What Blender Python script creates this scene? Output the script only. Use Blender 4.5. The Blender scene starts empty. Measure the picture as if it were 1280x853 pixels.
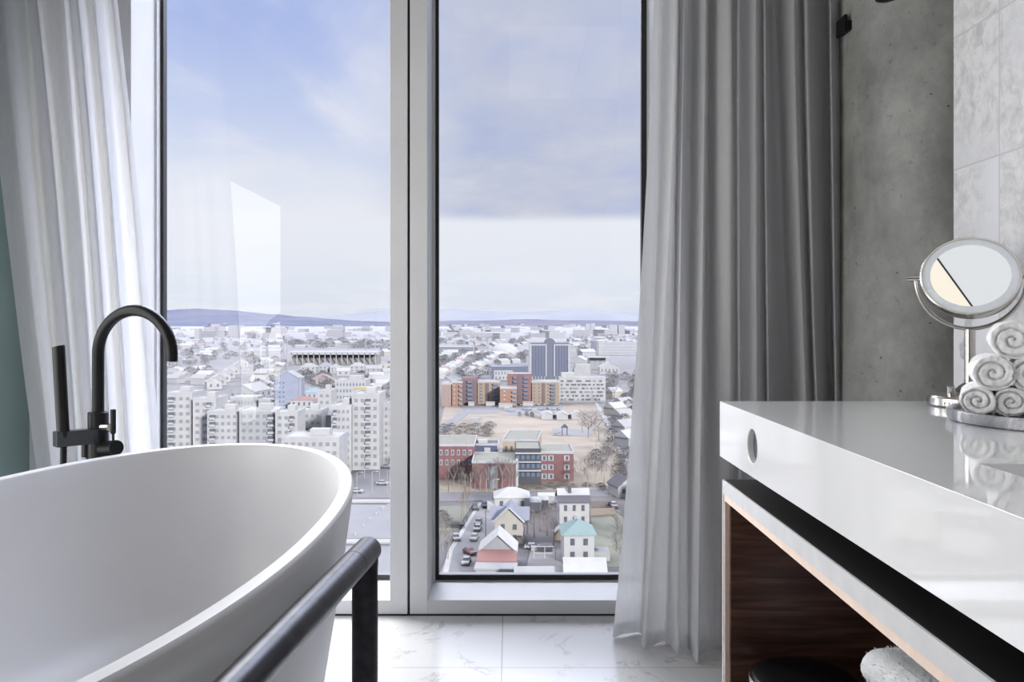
import bpy, math, random
from mathutils import Vector, Matrix, noise
R = random.Random(7)
PI = math.pi
S = bpy.context.scene
COL = S.collection

# ------------------------------------------------------------------ materials
def mat(name):
    m = bpy.data.materials.new(name); m.use_nodes = True
    nt = m.node_tree
    return m, nt, nt.nodes['Principled BSDF']
def N(nt, t, **k):
    n = nt.nodes.new(t)
    for a, b in k.items(): setattr(n, a, b)
    return n
def L(nt, a, b): nt.links.new(a, b)
def ramp(nt, stops):
    r = N(nt, 'ShaderNodeValToRGB'); e = r.color_ramp.elements
    while len(e) < len(stops): e.new(.5)
    for i, (p, c) in enumerate(stops):
        e[i].position = p; e[i].color = (c[0], c[1], c[2], 1)
    return r
def mixc(nt, fac, a, b, mode='MIX'):
    n = N(nt, 'ShaderNodeMix', data_type='RGBA', blend_type=mode)
    for s, v in ((0, fac), (6, a), (7, b)):
        if hasattr(v, 'links') or hasattr(v, 'is_output'): L(nt, v, n.inputs[s])
        elif s == 0: n.inputs[0].default_value = v
        else: n.inputs[s].default_value = (v[0], v[1], v[2], 1)
    return n.outputs[2]
def objco(nt, scale=(1, 1, 1)):
    tc = N(nt, 'ShaderNodeTexCoord'); mp = N(nt, 'ShaderNodeMapping')
    mp.inputs['Scale'].default_value = scale
    L(nt, tc.outputs['Object'], mp.inputs['Vector'])
    return mp.outputs['Vector']
def worldco(nt, scale=(1, 1, 1)):
    g = N(nt, 'ShaderNodeNewGeometry'); mp = N(nt, 'ShaderNodeMapping')
    mp.inputs['Scale'].default_value = scale
    L(nt, g.outputs['Position'], mp.inputs['Vector'])
    return mp.outputs['Vector']
def nz(nt, vec, scale, detail=4, rough=.5, dist=0):
    n = N(nt, 'ShaderNodeTexNoise'); L(nt, vec, n.inputs['Vector'])
    n.inputs['Scale'].default_value = scale; n.inputs['Detail'].default_value = detail
    n.inputs['Roughness'].default_value = rough; n.inputs['Distortion'].default_value = dist
    return n.outputs['Fac']
def bump(nt, b, h, strength, dist=.01):
    n = N(nt, 'ShaderNodeBump'); n.inputs['Strength'].default_value = strength; n.inputs['Distance'].default_value = dist
    L(nt, h, n.inputs['Height']); L(nt, n.outputs['Normal'], b.inputs['Normal'])

def plain(name, c, rough=.5, metal=0, var=.06, scale=12, coat=0, bmp=0, spec=.5):
    m, nt, b = mat(name)
    v = nz(nt, objco(nt), scale, 5)
    lo = tuple(max(0, x * (1 - var)) for x in c); hi = tuple(min(1, x * (1 + var)) for x in c)
    r = ramp(nt, [(.3, lo), (.7, hi)]); L(nt, v, r.inputs[0]); L(nt, r.outputs[0], b.inputs['Base Color'])
    b.inputs['Roughness'].default_value = rough; b.inputs['Metallic'].default_value = metal
    b.inputs['Coat Weight'].default_value = coat; b.inputs['Specular IOR Level'].default_value = spec
    if bmp: bump(nt, b, v, bmp)
    return m

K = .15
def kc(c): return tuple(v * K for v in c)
HAZE = kc((.78, .80, .92))  # haze tone painted into the exterior base colours
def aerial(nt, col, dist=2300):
    """haze painted into the surface colour, stronger with distance from the tower (place based)"""
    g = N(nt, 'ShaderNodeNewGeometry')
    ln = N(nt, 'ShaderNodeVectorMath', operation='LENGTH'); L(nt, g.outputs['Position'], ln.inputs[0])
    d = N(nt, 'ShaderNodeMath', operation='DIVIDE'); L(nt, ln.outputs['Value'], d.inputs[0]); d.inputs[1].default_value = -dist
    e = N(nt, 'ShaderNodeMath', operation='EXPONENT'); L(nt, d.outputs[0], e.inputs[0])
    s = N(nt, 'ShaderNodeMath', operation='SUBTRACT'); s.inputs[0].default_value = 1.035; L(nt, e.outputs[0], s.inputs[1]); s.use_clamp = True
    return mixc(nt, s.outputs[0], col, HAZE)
EXT = {}
def ext(name, c, rough=.75, var=.08, scale=.3, metal=0, spec=.03):
    if name in EXT: return EXT[name]
    m, nt, b = mat(name)
    v = nz(nt, worldco(nt), scale, 4)
    lo = tuple(max(0, x * (1 - var)) for x in c); hi = tuple(min(1, x * (1 + var)) for x in c)
    r = ramp(nt, [(.3, lo), (.7, hi)]); L(nt, v, r.inputs[0])
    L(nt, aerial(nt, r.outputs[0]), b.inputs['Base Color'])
    b.inputs['Roughness'].default_value = rough; b.inputs['Metallic'].default_value = metal
    b.inputs['Specular IOR Level'].default_value = spec
    EXT[name] = m
    return m

# ------------------------------------------------------------------ mesh builder
class MB:
    def __init__(s): s.v = []; s.f = []; s.m = []
    def add(s, vs, fs, mi=0):
        o = len(s.v); s.v += [tuple(v) for v in vs]
        for f in fs: s.f.append(tuple(i + o for i in f)); s.m.append(mi)
        return s
    def box(s, x0, x1, y0, y1, z0, z1, mi=0):
        return s.add([(x0, y0, z0), (x1, y0, z0), (x1, y1, z0), (x0, y1, z0), (x0, y0, z1), (x1, y0, z1), (x1, y1, z1), (x0, y1, z1)],
                     [(3, 2, 1, 0), (4, 5, 6, 7), (0, 1, 5, 4), (1, 2, 6, 5), (2, 3, 7, 6), (3, 0, 4, 7)], mi)
    def poly(s, pts, mi=0): return s.add(pts, [tuple(range(len(pts)))], mi)
    def tube(s, pts, rad, seg=16, mi=0, cap=True):
        pts = [Vector(p) for p in pts]; n = len(pts)
        rads = rad if isinstance(rad, (list, tuple)) else [rad] * n
        t0 = (pts[1] - pts[0]).normalized()
        up = Vector((0, 0, 1)) if abs(t0.z) < .9 else Vector((1, 0, 0))
        nx = t0.cross(up).normalized(); vs = []
        for i in range(n):
            if i == 0: t = t0
            elif i == n - 1: t = (pts[-1] - pts[-2]).normalized()
            else: t = ((pts[i + 1] - pts[i]).normalized() + (pts[i] - pts[i - 1]).normalized()).normalized()
            nx = (nx - t * nx.dot(t)).normalized(); ny = t.cross(nx)
            for k in range(seg):
                a = 2 * PI * k / seg
                vs.append(pts[i] + (nx * math.cos(a) + ny * math.sin(a)) * rads[i])
        fs = [(i * seg + k, i * seg + (k + 1) % seg, (i + 1) * seg + (k + 1) % seg, (i + 1) * seg + k) for i in range(n - 1) for k in range(seg)]
        if cap: fs += [tuple(range(seg))[::-1], tuple(range((n - 1) * seg, n * seg))]
        return s.add(vs, fs, mi)
    def loft(s, rings, closed_ends=(True, True), mi=0):
        k = len(rings[0]); vs = [p for r in rings for p in r]
        fs = [(i * k + j, i * k + (j + 1) % k, (i + 1) * k + (j + 1) % k, (i + 1) * k + j) for i in range(len(rings) - 1) for j in range(k)]
        if closed_ends[0]: fs.append(tuple(range(k))[::-1])
        if closed_ends[1]: fs.append(tuple(range((len(rings) - 1) * k, len(rings) * k)))
        return s.add(vs, fs, mi)
    def lathe(s, prof, seg=48, c=(0, 0, 0), mi=0, M=None):
        rings = []
        for r, z in prof:
            ring = [Vector((r * math.cos(2 * PI * k / seg), r * math.sin(2 * PI * k / seg), z)) for k in range(seg)]
            if M: ring = [M @ p for p in ring]
            rings.append([p + Vector(c) for p in ring])
        return s.loft(rings, (True, True), mi)
    def prism(s, poly, axis, a, b, mi=0):
        """extrude 2D polygon along an axis: axis 'y' -> poly is (x,z); 'x' -> (y,z); 'z' -> (x,y)"""
        def P(p, t): return {'y': (p[0], t, p[1]), 'x': (t, p[0], p[1]), 'z': (p[0], p[1], t)}[axis]
        n = len(poly)
        return s.add([P(p, a) for p in poly] + [P(p, b) for p in poly],
                     [tuple(range(n)), tuple(range(n, 2 * n))[::-1]] + [(i, i + n, (i + 1) % n + n, (i + 1) % n) for i in range(n)], mi)
    def mesh(s, name, mats, smooth=None):
        me = bpy.data.meshes.new(name); me.from_pydata(s.v, [], s.f)
        for m in (mats if isinstance(mats, (list, tuple)) else [mats]): me.materials.append(m)
        me.polygons.foreach_set('material_index', s.m)
        import bmesh
        b = bmesh.new(); b.from_mesh(me); bmesh.ops.recalc_face_normals(b, faces=b.faces); b.to_mesh(me); b.free()
        if smooth is not None:
            me.polygons.foreach_set('use_smooth', [True] * len(me.polygons)); me.set_sharp_from_angle(angle=math.radians(smooth))
        me.update(); return me
    def obj(s, name, mats, parent=None, smooth=None, bevel=0, segs=2):
        return put(name, s.mesh(name, mats, smooth), parent, bevel, segs)
def put(name, me, parent=None, bevel=0, segs=2, loc=None, scale=None, rotz=0):
    o = bpy.data.objects.new(name, me); COL.objects.link(o)
    if parent: o.parent = parent
    if loc: o.location = loc
    if scale: o.scale = scale
    if rotz: o.rotation_euler.z = rotz
    if bevel:
        b = o.modifiers.new('edge', 'BEVEL'); b.width = bevel; b.segments = segs; b.limit_method = 'ANGLE'; b.harden_normals = False
    return o
def tag(o, label, cat, group=None, kind=None):
    o['label'] = label; o['category'] = cat
    if group: o['group'] = group
    if kind: o['kind'] = kind
    return o
def thing(name, label, cat, loc=(0, 0, 0), rotz=0, group=None):
    o = bpy.data.objects.new(name, None); COL.objects.link(o); o.location = loc; o.rotation_euler.z = rotz
    o.empty_display_size = .1
    return tag(o, label, cat, group)
def struct(o): o['kind'] = 'structure'; return o
def dup(root, loc, rotz=0, label=None, group=None, scale=None):
    kids = {}
    for ch in list(root.children_recursive): kids.setdefault(ch.parent, []).append(ch)
    def cp(o, par):
        c = o.copy(); COL.objects.link(c); c.parent = par
        for k in kids.get(o, []): cp(k, c)
        return c
    r = cp(root, None); r.location = loc; r.rotation_euler.z = rotz
    if scale: r.scale = scale
    if label: r['label'] = label
    if group: r['group'] = group
    return r

# ------------------------------------------------------------------ key dimensions (metres)
EYE = 1.06            # eye height above the bathroom floor
D = 2.865             # window wall
REV = .235            # window reveal depth
CEIL = 2.75
VX = 637; HZ = 400    # where the photograph's vanishing point lies

# ------------------------------------------------------------------ interior materials
def marble_floor():
    m, nt, b = mat('floor marble')
    co = worldco(nt)
    n1 = nz(nt, co, 2.2, 8, .65, 1.6); n2 = nz(nt, co, 9, 6, .6, .5)
    r = ramp(nt, [(.465, (.66, .66, .655)), (.5, (.44, .43, .42)), (.52, (.66, .66, .655))]); L(nt, n1, r.inputs[0])
    r2 = ramp(nt, [(.42, (0, 0, 0)), (.62, (1, 1, 1))]); L(nt, n2, r2.inputs[0])
    c = mixc(nt, r2.outputs[0], (.66, .66, .655), r.outputs[0])
    br = N(nt, 'ShaderNodeTexBrick'); br.offset = 0
    mp = N(nt, 'ShaderNodeMapping'); mp.inputs['Location'].default_value = (.024 + .8, -2.437 + 3.2, 0); L(nt, co, mp.inputs['Vector'])
    L(nt, mp.outputs[0], br.inputs['Vector'])
    br.inputs['Scale'].default_value = 1; br.inputs['Brick Width'].default_value = .8; br.inputs['Row Height'].default_value = .8
    br.inputs['Mortar Size'].default_value = .0025; br.inputs['Mortar Smooth'].default_value = .3
    br.inputs['Color1'].default_value = br.inputs['Color2'].default_value = (1, 1, 1, 1); br.inputs['Mortar'].default_value = (.62, .61, .6, 1)
    L(nt, mixc(nt, 1.0, c, br.outputs['Color'], 'MULTIPLY'), b.inputs['Base Color'])
    b.inputs['Roughness'].default_value = .13
    return m
def concrete(name, base, scale=1.0):
    m, nt, b = mat(name)
    co = worldco(nt, (1, 1, .6))
    n1 = nz(nt, co, 3 * scale, 8, .62, .4); n2 = nz(nt, worldco(nt), 45, 3, .6); n3 = nz(nt, worldco(nt), 11, 6, .7)
    lo = tuple(x * .62 for x in base); hi = tuple(x * 1.3 for x in base)
    r = ramp(nt, [(.32, lo), (.68, hi)]); L(nt, n1, r.inputs[0])
    r3 = ramp(nt, [(.35, (.7, .7, .7)), (.6, (1, 1, 1))]); L(nt, n3, r3.inputs[0])
    c = mixc(nt, .8, r.outputs[0], r3.outputs[0], 'MULTIPLY')
    v = N(nt, 'ShaderNodeTexVoronoi'); v.inputs['Scale'].default_value = 17; L(nt, worldco(nt), v.inputs['Vector'])
    rv = ramp(nt, [(.045, (.18, .18, .17)), (.075, (1, 1, 1))]); L(nt, v.outputs['Distance'], rv.inputs[0])
    c = mixc(nt, .8, c, rv.outputs[0], 'MULTIPLY')
    rr = ramp(nt, [(.62, (1, 1, 1)), (.72, (.45, .45, .44))]); L(nt, n2, rr.inputs[0])
    c = mixc(nt, .5, c, rr.outputs[0], 'MULTIPLY')
    L(nt, c, b.inputs['Base Color']); b.inputs['Roughness'].default_value = .55
    bump(nt, b, n1, .12, .02)
    return m
def stone_tiles():
    m, nt, b = mat('stone wall tiles')
    g = N(nt, 'ShaderNodeNewGeometry'); sp = N(nt, 'ShaderNodeSeparateXYZ'); L(nt, g.outputs['Position'], sp.inputs[0])
    cb = N(nt, 'ShaderNodeCombineXYZ'); L(nt, sp.outputs['Y'], cb.inputs['X']); L(nt, sp.outputs['Z'], cb.inputs['Y'])
    mp = N(nt, 'ShaderNodeMapping'); mp.inputs['Location'].default_value = (-1.813 + 2.4, -1.434 + 1.64, 0); L(nt, cb.outputs[0], mp.inputs['Vector'])
    br = N(nt, 'ShaderNodeTexBrick'); br.offset = 0; L(nt, mp.outputs[0], br.inputs['Vector'])
    br.inputs['Scale'].default_value = 1; br.inputs['Brick Width'].default_value = .6; br.inputs['Row Height'].default_value = .328
    br.inputs['Mortar Size'].default_value = .0022; br.inputs['Mortar Smooth'].default_value = .2
    br.inputs['Color1'].default_value = (0, 0, 0, 1); br.inputs['Color2'].default_value = (1, 1, 1, 1); br.inputs['Mortar'].default_value = (.5, .5, .5, 1)
    co = worldco(nt)
    # each tile its own piece of stone: shift the noise by the tile's random value
    ad = N(nt, 'ShaderNodeVectorMath', operation='MULTIPLY_ADD'); L(nt, br.outputs['Color'], ad.inputs[0])
    ad.inputs[1].default_value = (7, 5, 9); L(nt, co, ad.inputs[2])
    vein = nz(nt, ad.outputs[0], 1.6, 6, .55, .8); mott = nz(nt, ad.outputs[0], 24, 8, .7, .5); cl = nz(nt, ad.outputs[0], 1.4, 3, .5)
    r1 = ramp(nt, [(.40, (.84, .84, .85)), (.485, (.76, .76, .77)), (.5, (.52, .52, .54)), (.515, (.80, .80, .81)), (.7, (.74, .74, .76))]); L(nt, vein, r1.inputs[0])
    r2 = ramp(nt, [(.34, (.58, .57, .565)), (.56, (.84, .83, .82))]); L(nt, mott, r2.inputs[0])
    rc = ramp(nt, [(.42, (0, 0, 0)), (.52, (1, 1, 1))]); L(nt, cl, rc.inputs[0])
    c = mixc(nt, rc.outputs[0], r1.outputs[0], r2.outputs[0])
    c = mixc(nt, br.outputs['Fac'], c, (.62, .61, .60))
    L(nt, c, b.inputs['Base Color']); b.inputs['Roughness'].default_value = .35
    return m
def walnut():
    m, nt, b = mat('walnut veneer')
    n1 = nz(nt, worldco(nt, (.9, .9, 16)), 3.0, 6, .6, .8); n2 = nz(nt, worldco(nt, (3, 3, 120)), 3, 4, .6, .3)
    r = ramp(nt, [(.3, (.05, .022, .016)), (.5, (.125, .056, .040)), (.7, (.24, .118, .085))]); L(nt, n1, r.inputs[0])
    r2 = ramp(nt, [(.35, (.6, .6, .6)), (.65, (1.0, 1.0, 1.0))]); L(nt, n2, r2.inputs[0])
    L(nt, mixc(nt, .8, r.outputs[0], r2.outputs[0], 'MULTIPLY'), b.inputs['Base Color'])
    b.inputs['Roughness'].default_value = .33
    return m
def sheer(name, c, trans, transl):
    m, nt, b = mat(name)
    nt.nodes.remove(b); out = nt.nodes['Material Output']
    w = nz(nt, objco(nt, (60, 60, 6)), 4, 3)
    r = ramp(nt, [(.3, tuple(x * .93 for x in c)), (.7, c)]); L(nt, w, r.inputs[0])
    d = N(nt, 'ShaderNodeBsdfDiffuse'); t = N(nt, 'ShaderNodeBsdfTranslucent'); tr = N(nt, 'ShaderNodeBsdfTransparent')
    L(nt, r.outputs[0], d.inputs[0]); L(nt, r.outputs[0], t.inputs[0])
    m1 = N(nt, 'ShaderNodeMixShader'); m1.inputs[0].default_value = transl; L(nt, d.outputs[0], m1.inputs[1]); L(nt, t.outputs[0], m1.inputs[2])
    m2 = N(nt, 'ShaderNodeMixShader'); m2.inputs[0].default_value = trans; L(nt, m1.outputs[0], m2.inputs[1]); L(nt, tr.outputs[0], m2.inputs[2])
    L(nt, m2.outputs[0], out.inputs[0])
    return m
def pane_glass():
    m, nt, b = mat('window glass'); nt.nodes.remove(b); out = nt.nodes['Material Output']
    fr = N(nt, 'ShaderNodeFresnel'); fr.inputs['IOR'].default_value = 1.5
    mu = N(nt, 'ShaderNodeMath', operation='MULTIPLY'); mu.inputs[1].default_value = 1.0; L(nt, fr.outputs[0], mu.inputs[0])
    tr = N(nt, 'ShaderNodeBsdfTransparent'); tr.inputs[0].default_value = (.975, .985, .985, 1)
    gl = N(nt, 'ShaderNodeBsdfGlossy'); gl.inputs['Roughness'].default_value = .015
    mx = N(nt, 'ShaderNodeMixShader'); L(nt, mu.outputs[0], mx.inputs[0]); L(nt, tr.outputs[0], mx.inputs[1]); L(nt, gl.outputs[0], mx.inputs[2])
    L(nt, mx.outputs[0], out.inputs[0])
    return m
M_floor = marble_floor()
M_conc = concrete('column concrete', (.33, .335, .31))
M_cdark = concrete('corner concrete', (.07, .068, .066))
M_tile = stone_tiles()
M_wal = walnut()
M_ceil = plain('ceiling paint', (.32, .32, .32), .8, scale=3)
M_wall = plain('wall plaster', (.55, .55, .54), .8, scale=3)
M_teal = plain('teal wall paint', (.17, .235, .225), .6, scale=2)
M_frame = plain('window frame lacquer', (.70, .70, .71), .42, scale=6, var=.03)
M_gask = plain('rubber gasket', (.018, .02, .022), .5)
M_glass = pane_glass()
M_tub = plain('bathtub stone resin', (.64, .64, .655), .42, var=.01, spec=.35)
M_black = plain('black brass', (.007, .007, .008), .38, metal=0, var=.2, scale=30, spec=.22)
M_rail = plain('brushed black steel', (.042, .042, .05), .36, metal=.6, var=.35, scale=40, bmp=.05)
M_count = plain('white solid surface', (.90, .90, .905), .06, var=.01, coat=.5)
M_steel = plain('brushed stainless steel', (.68, .68, .69), .5, metal=0, var=.05, scale=25)
M_nickel = plain('brushed nickel', (.60, .58, .55), .24, metal=1, var=.05, scale=40)
M_dtop = plain('black laminate', (.014, .013, .012), .35)
M_pine = plain('pale plywood edge', (.92, .74, .63), .55, var=.05, scale=50)
M_towel = plain('white terry cotton', (.93, .93, .925), .95, var=.02, scale=90, bmp=.2, spec=.1)
M_tray = None
def grey_marble():
    m, nt, b = mat('grey marble')
    v = nz(nt, objco(nt, (1, 1, .5)), 9, 8, .65, 1.5)
    r = ramp(nt, [(.35, (.16, .165, .18)), (.5, (.34, .345, .37)), (.56, (.70, .70, .73)), (.62, (.36, .36, .39))]); L(nt, v, r.inputs[0])
    L(nt, r.outputs[0], b.inputs['Base Color']); b.inputs['Roughness'].default_value = .3
    return m
M_tray = grey_marble()
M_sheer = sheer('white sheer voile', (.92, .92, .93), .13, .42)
M_sheer3 = sheer('toned-down white voile', (.78, .78, .785), .15, .5)  # left curtain, toned down to offset overexposure
M_sheer2 = sheer('shade-toned voile', (.70, .70, .71), .20, .42)  # darker copy of the white voile, corner shade put into the colour
m, nt, b = mat('mirror silver'); b.inputs['Metallic'].default_value = 1; b.inputs['Roughness'].default_value = .01
_v = nz(nt, objco(nt), 4, 2); _r = ramp(nt, [(0, (.9, .92, .93)), (1, (.93, .94, .95))]); L(nt, _v, _r.inputs[0]); L(nt, _r.outputs[0], b.inputs['Base Color']); M_mir = m
M_ring = plain('frosted mirror ring', (.80, .82, .84), .5, var=.02); _b = M_ring.node_tree.nodes['Principled BSDF']; _b.inputs['Emission Color'].default_value = (.9, .95, 1, 1); _b.inputs['Emission Strength'].default_value = .16
m, nt, b = mat('warm lamp diffuser'); b.inputs['Emission Color'].default_value = (1, .90, .74, 1); b.inputs['Emission Strength'].default_value = .95; b.inputs['Base Color'].default_value = (.2, .2, .2, 1); M_warm = m
m, nt, b = mat('white ceiling glow'); b.inputs['Emission Color'].default_value = (.96, .98, 1, 1); b.inputs['Emission Strength'].default_value = .72; b.inputs['Base Color'].default_value = (.2, .2, .2, 1); M_panel = m  # added glow of a bright ceiling, not a lamp

# ------------------------------------------------------------------ room shell
XL, XR, YB = -1.72, 1.11, -3.0
o = MB().box(XL - .1, 1.9, YB, D + .28, -.12, 0).obj('floor', M_floor); struct(o)
o = MB().box(XL - .1, 1.9, YB, D + .28, CEIL, CEIL + .15).obj('ceiling', M_ceil); struct(o)
o = MB().box(XL - .12, XL, YB, D, 0, CEIL).obj('wall_left', M_teal); struct(o)
o = MB().box(XR, XR + .14, YB, 2.0, 0, CEIL).obj('wall_right', M_tile); struct(o)
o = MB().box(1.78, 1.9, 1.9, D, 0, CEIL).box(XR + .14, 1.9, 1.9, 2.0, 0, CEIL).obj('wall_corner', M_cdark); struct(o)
o = MB().box(XL - .12, 1.9, YB - .12, YB, 0, CEIL).obj('wall_back', M_wall); struct(o)
# window wall: two glazed modules, the solid bits left and right of them
W1 = (-1.419, -.366); W2 = (-.357, .592)
o = MB().box(XL - .12, W1[0] - .012, D, D + .28, 0, CEIL).obj('wall_front_left', M_frame); struct(o)
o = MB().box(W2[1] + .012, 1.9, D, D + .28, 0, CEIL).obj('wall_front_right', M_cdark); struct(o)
o = MB().box(W1[0] - .012, W2[1] + .012, D + .03, D + .28, 0, .004).box(W1[0] - .012, W1[0], D + .03, D + .28, 0, CEIL).box(W2[1], W2[1] + .012, D + .03, D + .28, 0, CEIL) \
    .box(W1[1], W2[0], D + .012, D + .28, 0, CEIL).box(W1[0] - .02, W2[1] + .02, D - .002, D + .03, 0, .0045).obj('trim_1', M_gask); struct(o)
def window(n, x0, x1):
    z0, z1, w = .0055, CEIL - .003, .063
    zb = .055
    f = MB()
    f.box(x0, x0 + w, D, D + REV + .04, z0, z1).box(x1 - w, x1, D, D + REV + .04, z0, z1)
    f.box(x0 + w, x1 - w, D, D + REV + .04, z0, zb).box(x0 + w, x1 - w, D, D + REV + .04, z1 - w, z1)
    # outer glazing bead, a little wider than the reveal
    root = f.obj('window_%d' % n, M_frame, bevel=.0015); struct(root)
    a, b_, c, d_ = x0 + w, x1 - w, zb, z1 - w
    g = MB(); t = .02; ya, yb = D + REV - .012, D + REV + .02
    g.box(a, a + t, ya, yb, c, d_).box(b_ - t, b_, ya, yb, c, d_).box(a + t, b_ - t, ya, yb, c, c + t).box(a + t, b_ - t, ya, yb, d_ - t, d_)
    struct(g.obj('gasket', M_gask, root))
    struct(MB().box(a - .002, a + .008, ya - .03, ya, c, d_).obj('glazing_bead', M_steel, root))
    p = MB(); p.poly([(a + t, D + REV, c + t), (b_ - t, D + REV, c + t), (b_ - t, D + REV, d_ - t), (a + t, D + REV, d_ - t)])
    struct(p.obj('pane', M_glass, root))
window(1, *W1); window(2, *W2)

# concrete column in the corner
cx, cy, cr = 1.36, 2.50, .31
prof = [(cr, 0), (cr, CEIL)]
o = MB().lathe(prof, 96, (cx, cy, 0)).obj('column', M_conc, smooth=40); struct(o)

# ------------------------------------------------------------------ bathtub
TC = Vector((-.806, 1.4725, 0)); TA, TB, TH = .474, .997, .68
def sup(a, b, z, n=2.12, k=120):
    r = []
    for i in range(k):
        t = 2 * PI * i / k; c, s = math.cos(t), math.sin(t)
        r.append((a * math.copysign(abs(c) ** (2 / n), c), b * math.copysign(abs(s) ** (2 / n), s), z))
    return r
tub = MB(); rings = []
for q, z in ((.0, .0), (.02, .006), (.03, .03), (.30, .20), (.56, .36), (.78, .50), (.93, .61), (.985, .655), (1, .672)):
    rings.append(sup(.375 + (TA - .375) * q, .86 + (TB - .86) * q, z))
for ins, z in ((.0015, .677), (.005, .68), (.026, .68), (.030, .6785), (.033, .674)): rings.append(sup(TA - ins, TB - ins, z))
for k in range(1, 13):
    t = k / 12; a = t * PI / 2
    ins = .033 + .05 * t + .16 * (1 - math.cos(a)) ** 1.5; insb = .033 + .06 * t + .26 * (1 - math.cos(a)) ** 1.5
    rings.append(sup(TA - ins, TB - insb, .672 - .47 * math.sin(a) ** .9))
rings.append(sup(.06, .12, .196))
tub.loft(rings)
bath = thing('bathtub', 'large white oval freestanding bathtub in front of the left window', 'bathtub', TC)
tub.obj('tub_shell', M_tub, bath, smooth=35)
MB().lathe([(.03, .1965), (.03, .203), (.022, .2045), (0.001, .2045)], 32, (0, -.1, 0)).obj('drain', M_nickel, bath, smooth=40)

# ------------------------------------------------------------------ hand rail beside the tub
far = Vector((-.274, 1.515)); near = Vector((-.405, .15)); zr = EYE - .442
u = (near - far).normalized(); LR = (near - far).length
hr = thing('handrail', 'black brushed steel tube handrail standing beside the bathtub', 'handrail', (far.x, far.y, 0), math.atan2(u.y, u.x))
rr = .0255
prof_x = [(0, 0), (LR, 0)]
MB().tube([(.078, 0, zr), (LR - .078, 0, zr)], rr, 32).obj('rail', M_rail, hr, smooth=40)
for xx, sgn in ((0, 1), (LR, -1)):
    c = MB()
    c.tube([(xx - sgn * .002, 0, zr - rr * 1.0), (xx - sgn * .002, 0, zr - .002)], rr * .97, 32)
    c.tube([(xx - sgn * rr, 0, zr), (xx + sgn * .0775, 0, zr)], rr, 32)
    c.obj('corner_joint', M_rail, hr, smooth=40, bevel=.002)
    lg = MB().tube([(xx, 0, 0), (xx, 0, zr - rr * .4)], rr * .96, 32).obj('leg', M_rail, hr, smooth=40)
    MB().lathe([(.048, 0), (.048, .006), (.044, .009), (rr, .009)], 40, (xx, 0, 0)).obj('floor_flange', M_rail, lg, smooth=40)

# ------------------------------------------------------------------ floor standing bath tap and hand shower
fx, fy = -1.188, 2.31
fz = 1.0 * fy / 1000   # metres per photo pixel at that depth
def Z(py, Y): return EYE - (py - HZ) * Y / 1000
tap = thing('bath_tap', 'tall matt black floor-standing bath tap with arched spout', 'tap', (fx, fy, 0))
zb = Z(515, fy)
MB().lathe([(.045, 0), (.045, .008), (.028, .012), (.0275, .02), (.0275, zb - .002), (.0255, zb)], 40).obj('body', M_black, tap, smooth=40)
zs = Z(443, fy); ra = .126
pts = [(0, 0, zb - .01), (0, 0, zb + .05), (0, 0, zs - .03)]
dx, dy = math.cos(-.28), math.sin(-.28)
for k in range(0, 33):
    a = PI - (PI + .13) * k / 32
    rr_ = ra + ra * math.cos(a)
    pts.append((rr_ * dx, rr_ * dy, zs + ra * math.sin(a)))
sp = MB().tube(pts, .0162, 24).obj('spout', M_black, tap, smooth=50)
# mixer lever on the right of the body
za = Z(558, fy)
MB().tube([(.02, -.008, za - .006), (.078, -.05, za + .004)], .0215, 28).obj('valve', M_black, tap, smooth=40, bevel=.002)
lv = MB().tube([(.066, -.046, za + .012), (.066, -.046, za + .04), (.066, -.046, za + .045), (.066, -.046, Z(512, fy - .046))], [.0035, .0035, .0075, .0075], 20).obj('lever', M_black, tap, smooth=40, bevel=.001)
MB().tube([(.02, -.016, Z(533, fy)), (.05, -.028, Z(533, fy))], [.011, .0125], 20).obj('diverter_knob', M_nickel, tap, smooth=40, bevel=.001)
# holder arm to the left
zh = Z(544, fy)
arm_t = (-.058, -.075)
a_ = MB(); dv = Vector((arm_t[0], arm_t[1], 0)).normalized(); nv = Vector((-dv.y, dv.x, 0))
def barv(p, q, hw, zlo, zhi, mb):
    p = Vector((*p, 0)); q = Vector((*q, 0)); d = (q - p).normalized(); n = Vector((-d.y, d.x, 0)) * hw
    b4 = [p - n, q - n, q + n, p + n]
    mb.add([(v.x, v.y, zlo) for v in b4] + [(v.x, v.y, zhi) for v in b4], [(3, 2, 1, 0), (4, 5, 6, 7), (0, 1, 5, 4), (1, 2, 6, 5), (2, 3, 7, 6), (3, 0, 4, 7)])
barv((.01, .0), (arm_t[0] - .018, arm_t[1] - .012), .019, zh - .021, zh + .021, a_)
M_brass_lit = plain('black brass with painted daylight', (.018, .02, .028), .3, var=.1)  # lighter, bluer copy of the black brass, daylight put into the colour
a_.obj('holder_arm', M_brass_lit, tap, bevel=.001)
MB().tube([(-.040, .012, zh - .065), (-.040, .012, zh - .02)], .0135, 20).obj('hose_outlet', M_black, tap, smooth=40)
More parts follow.
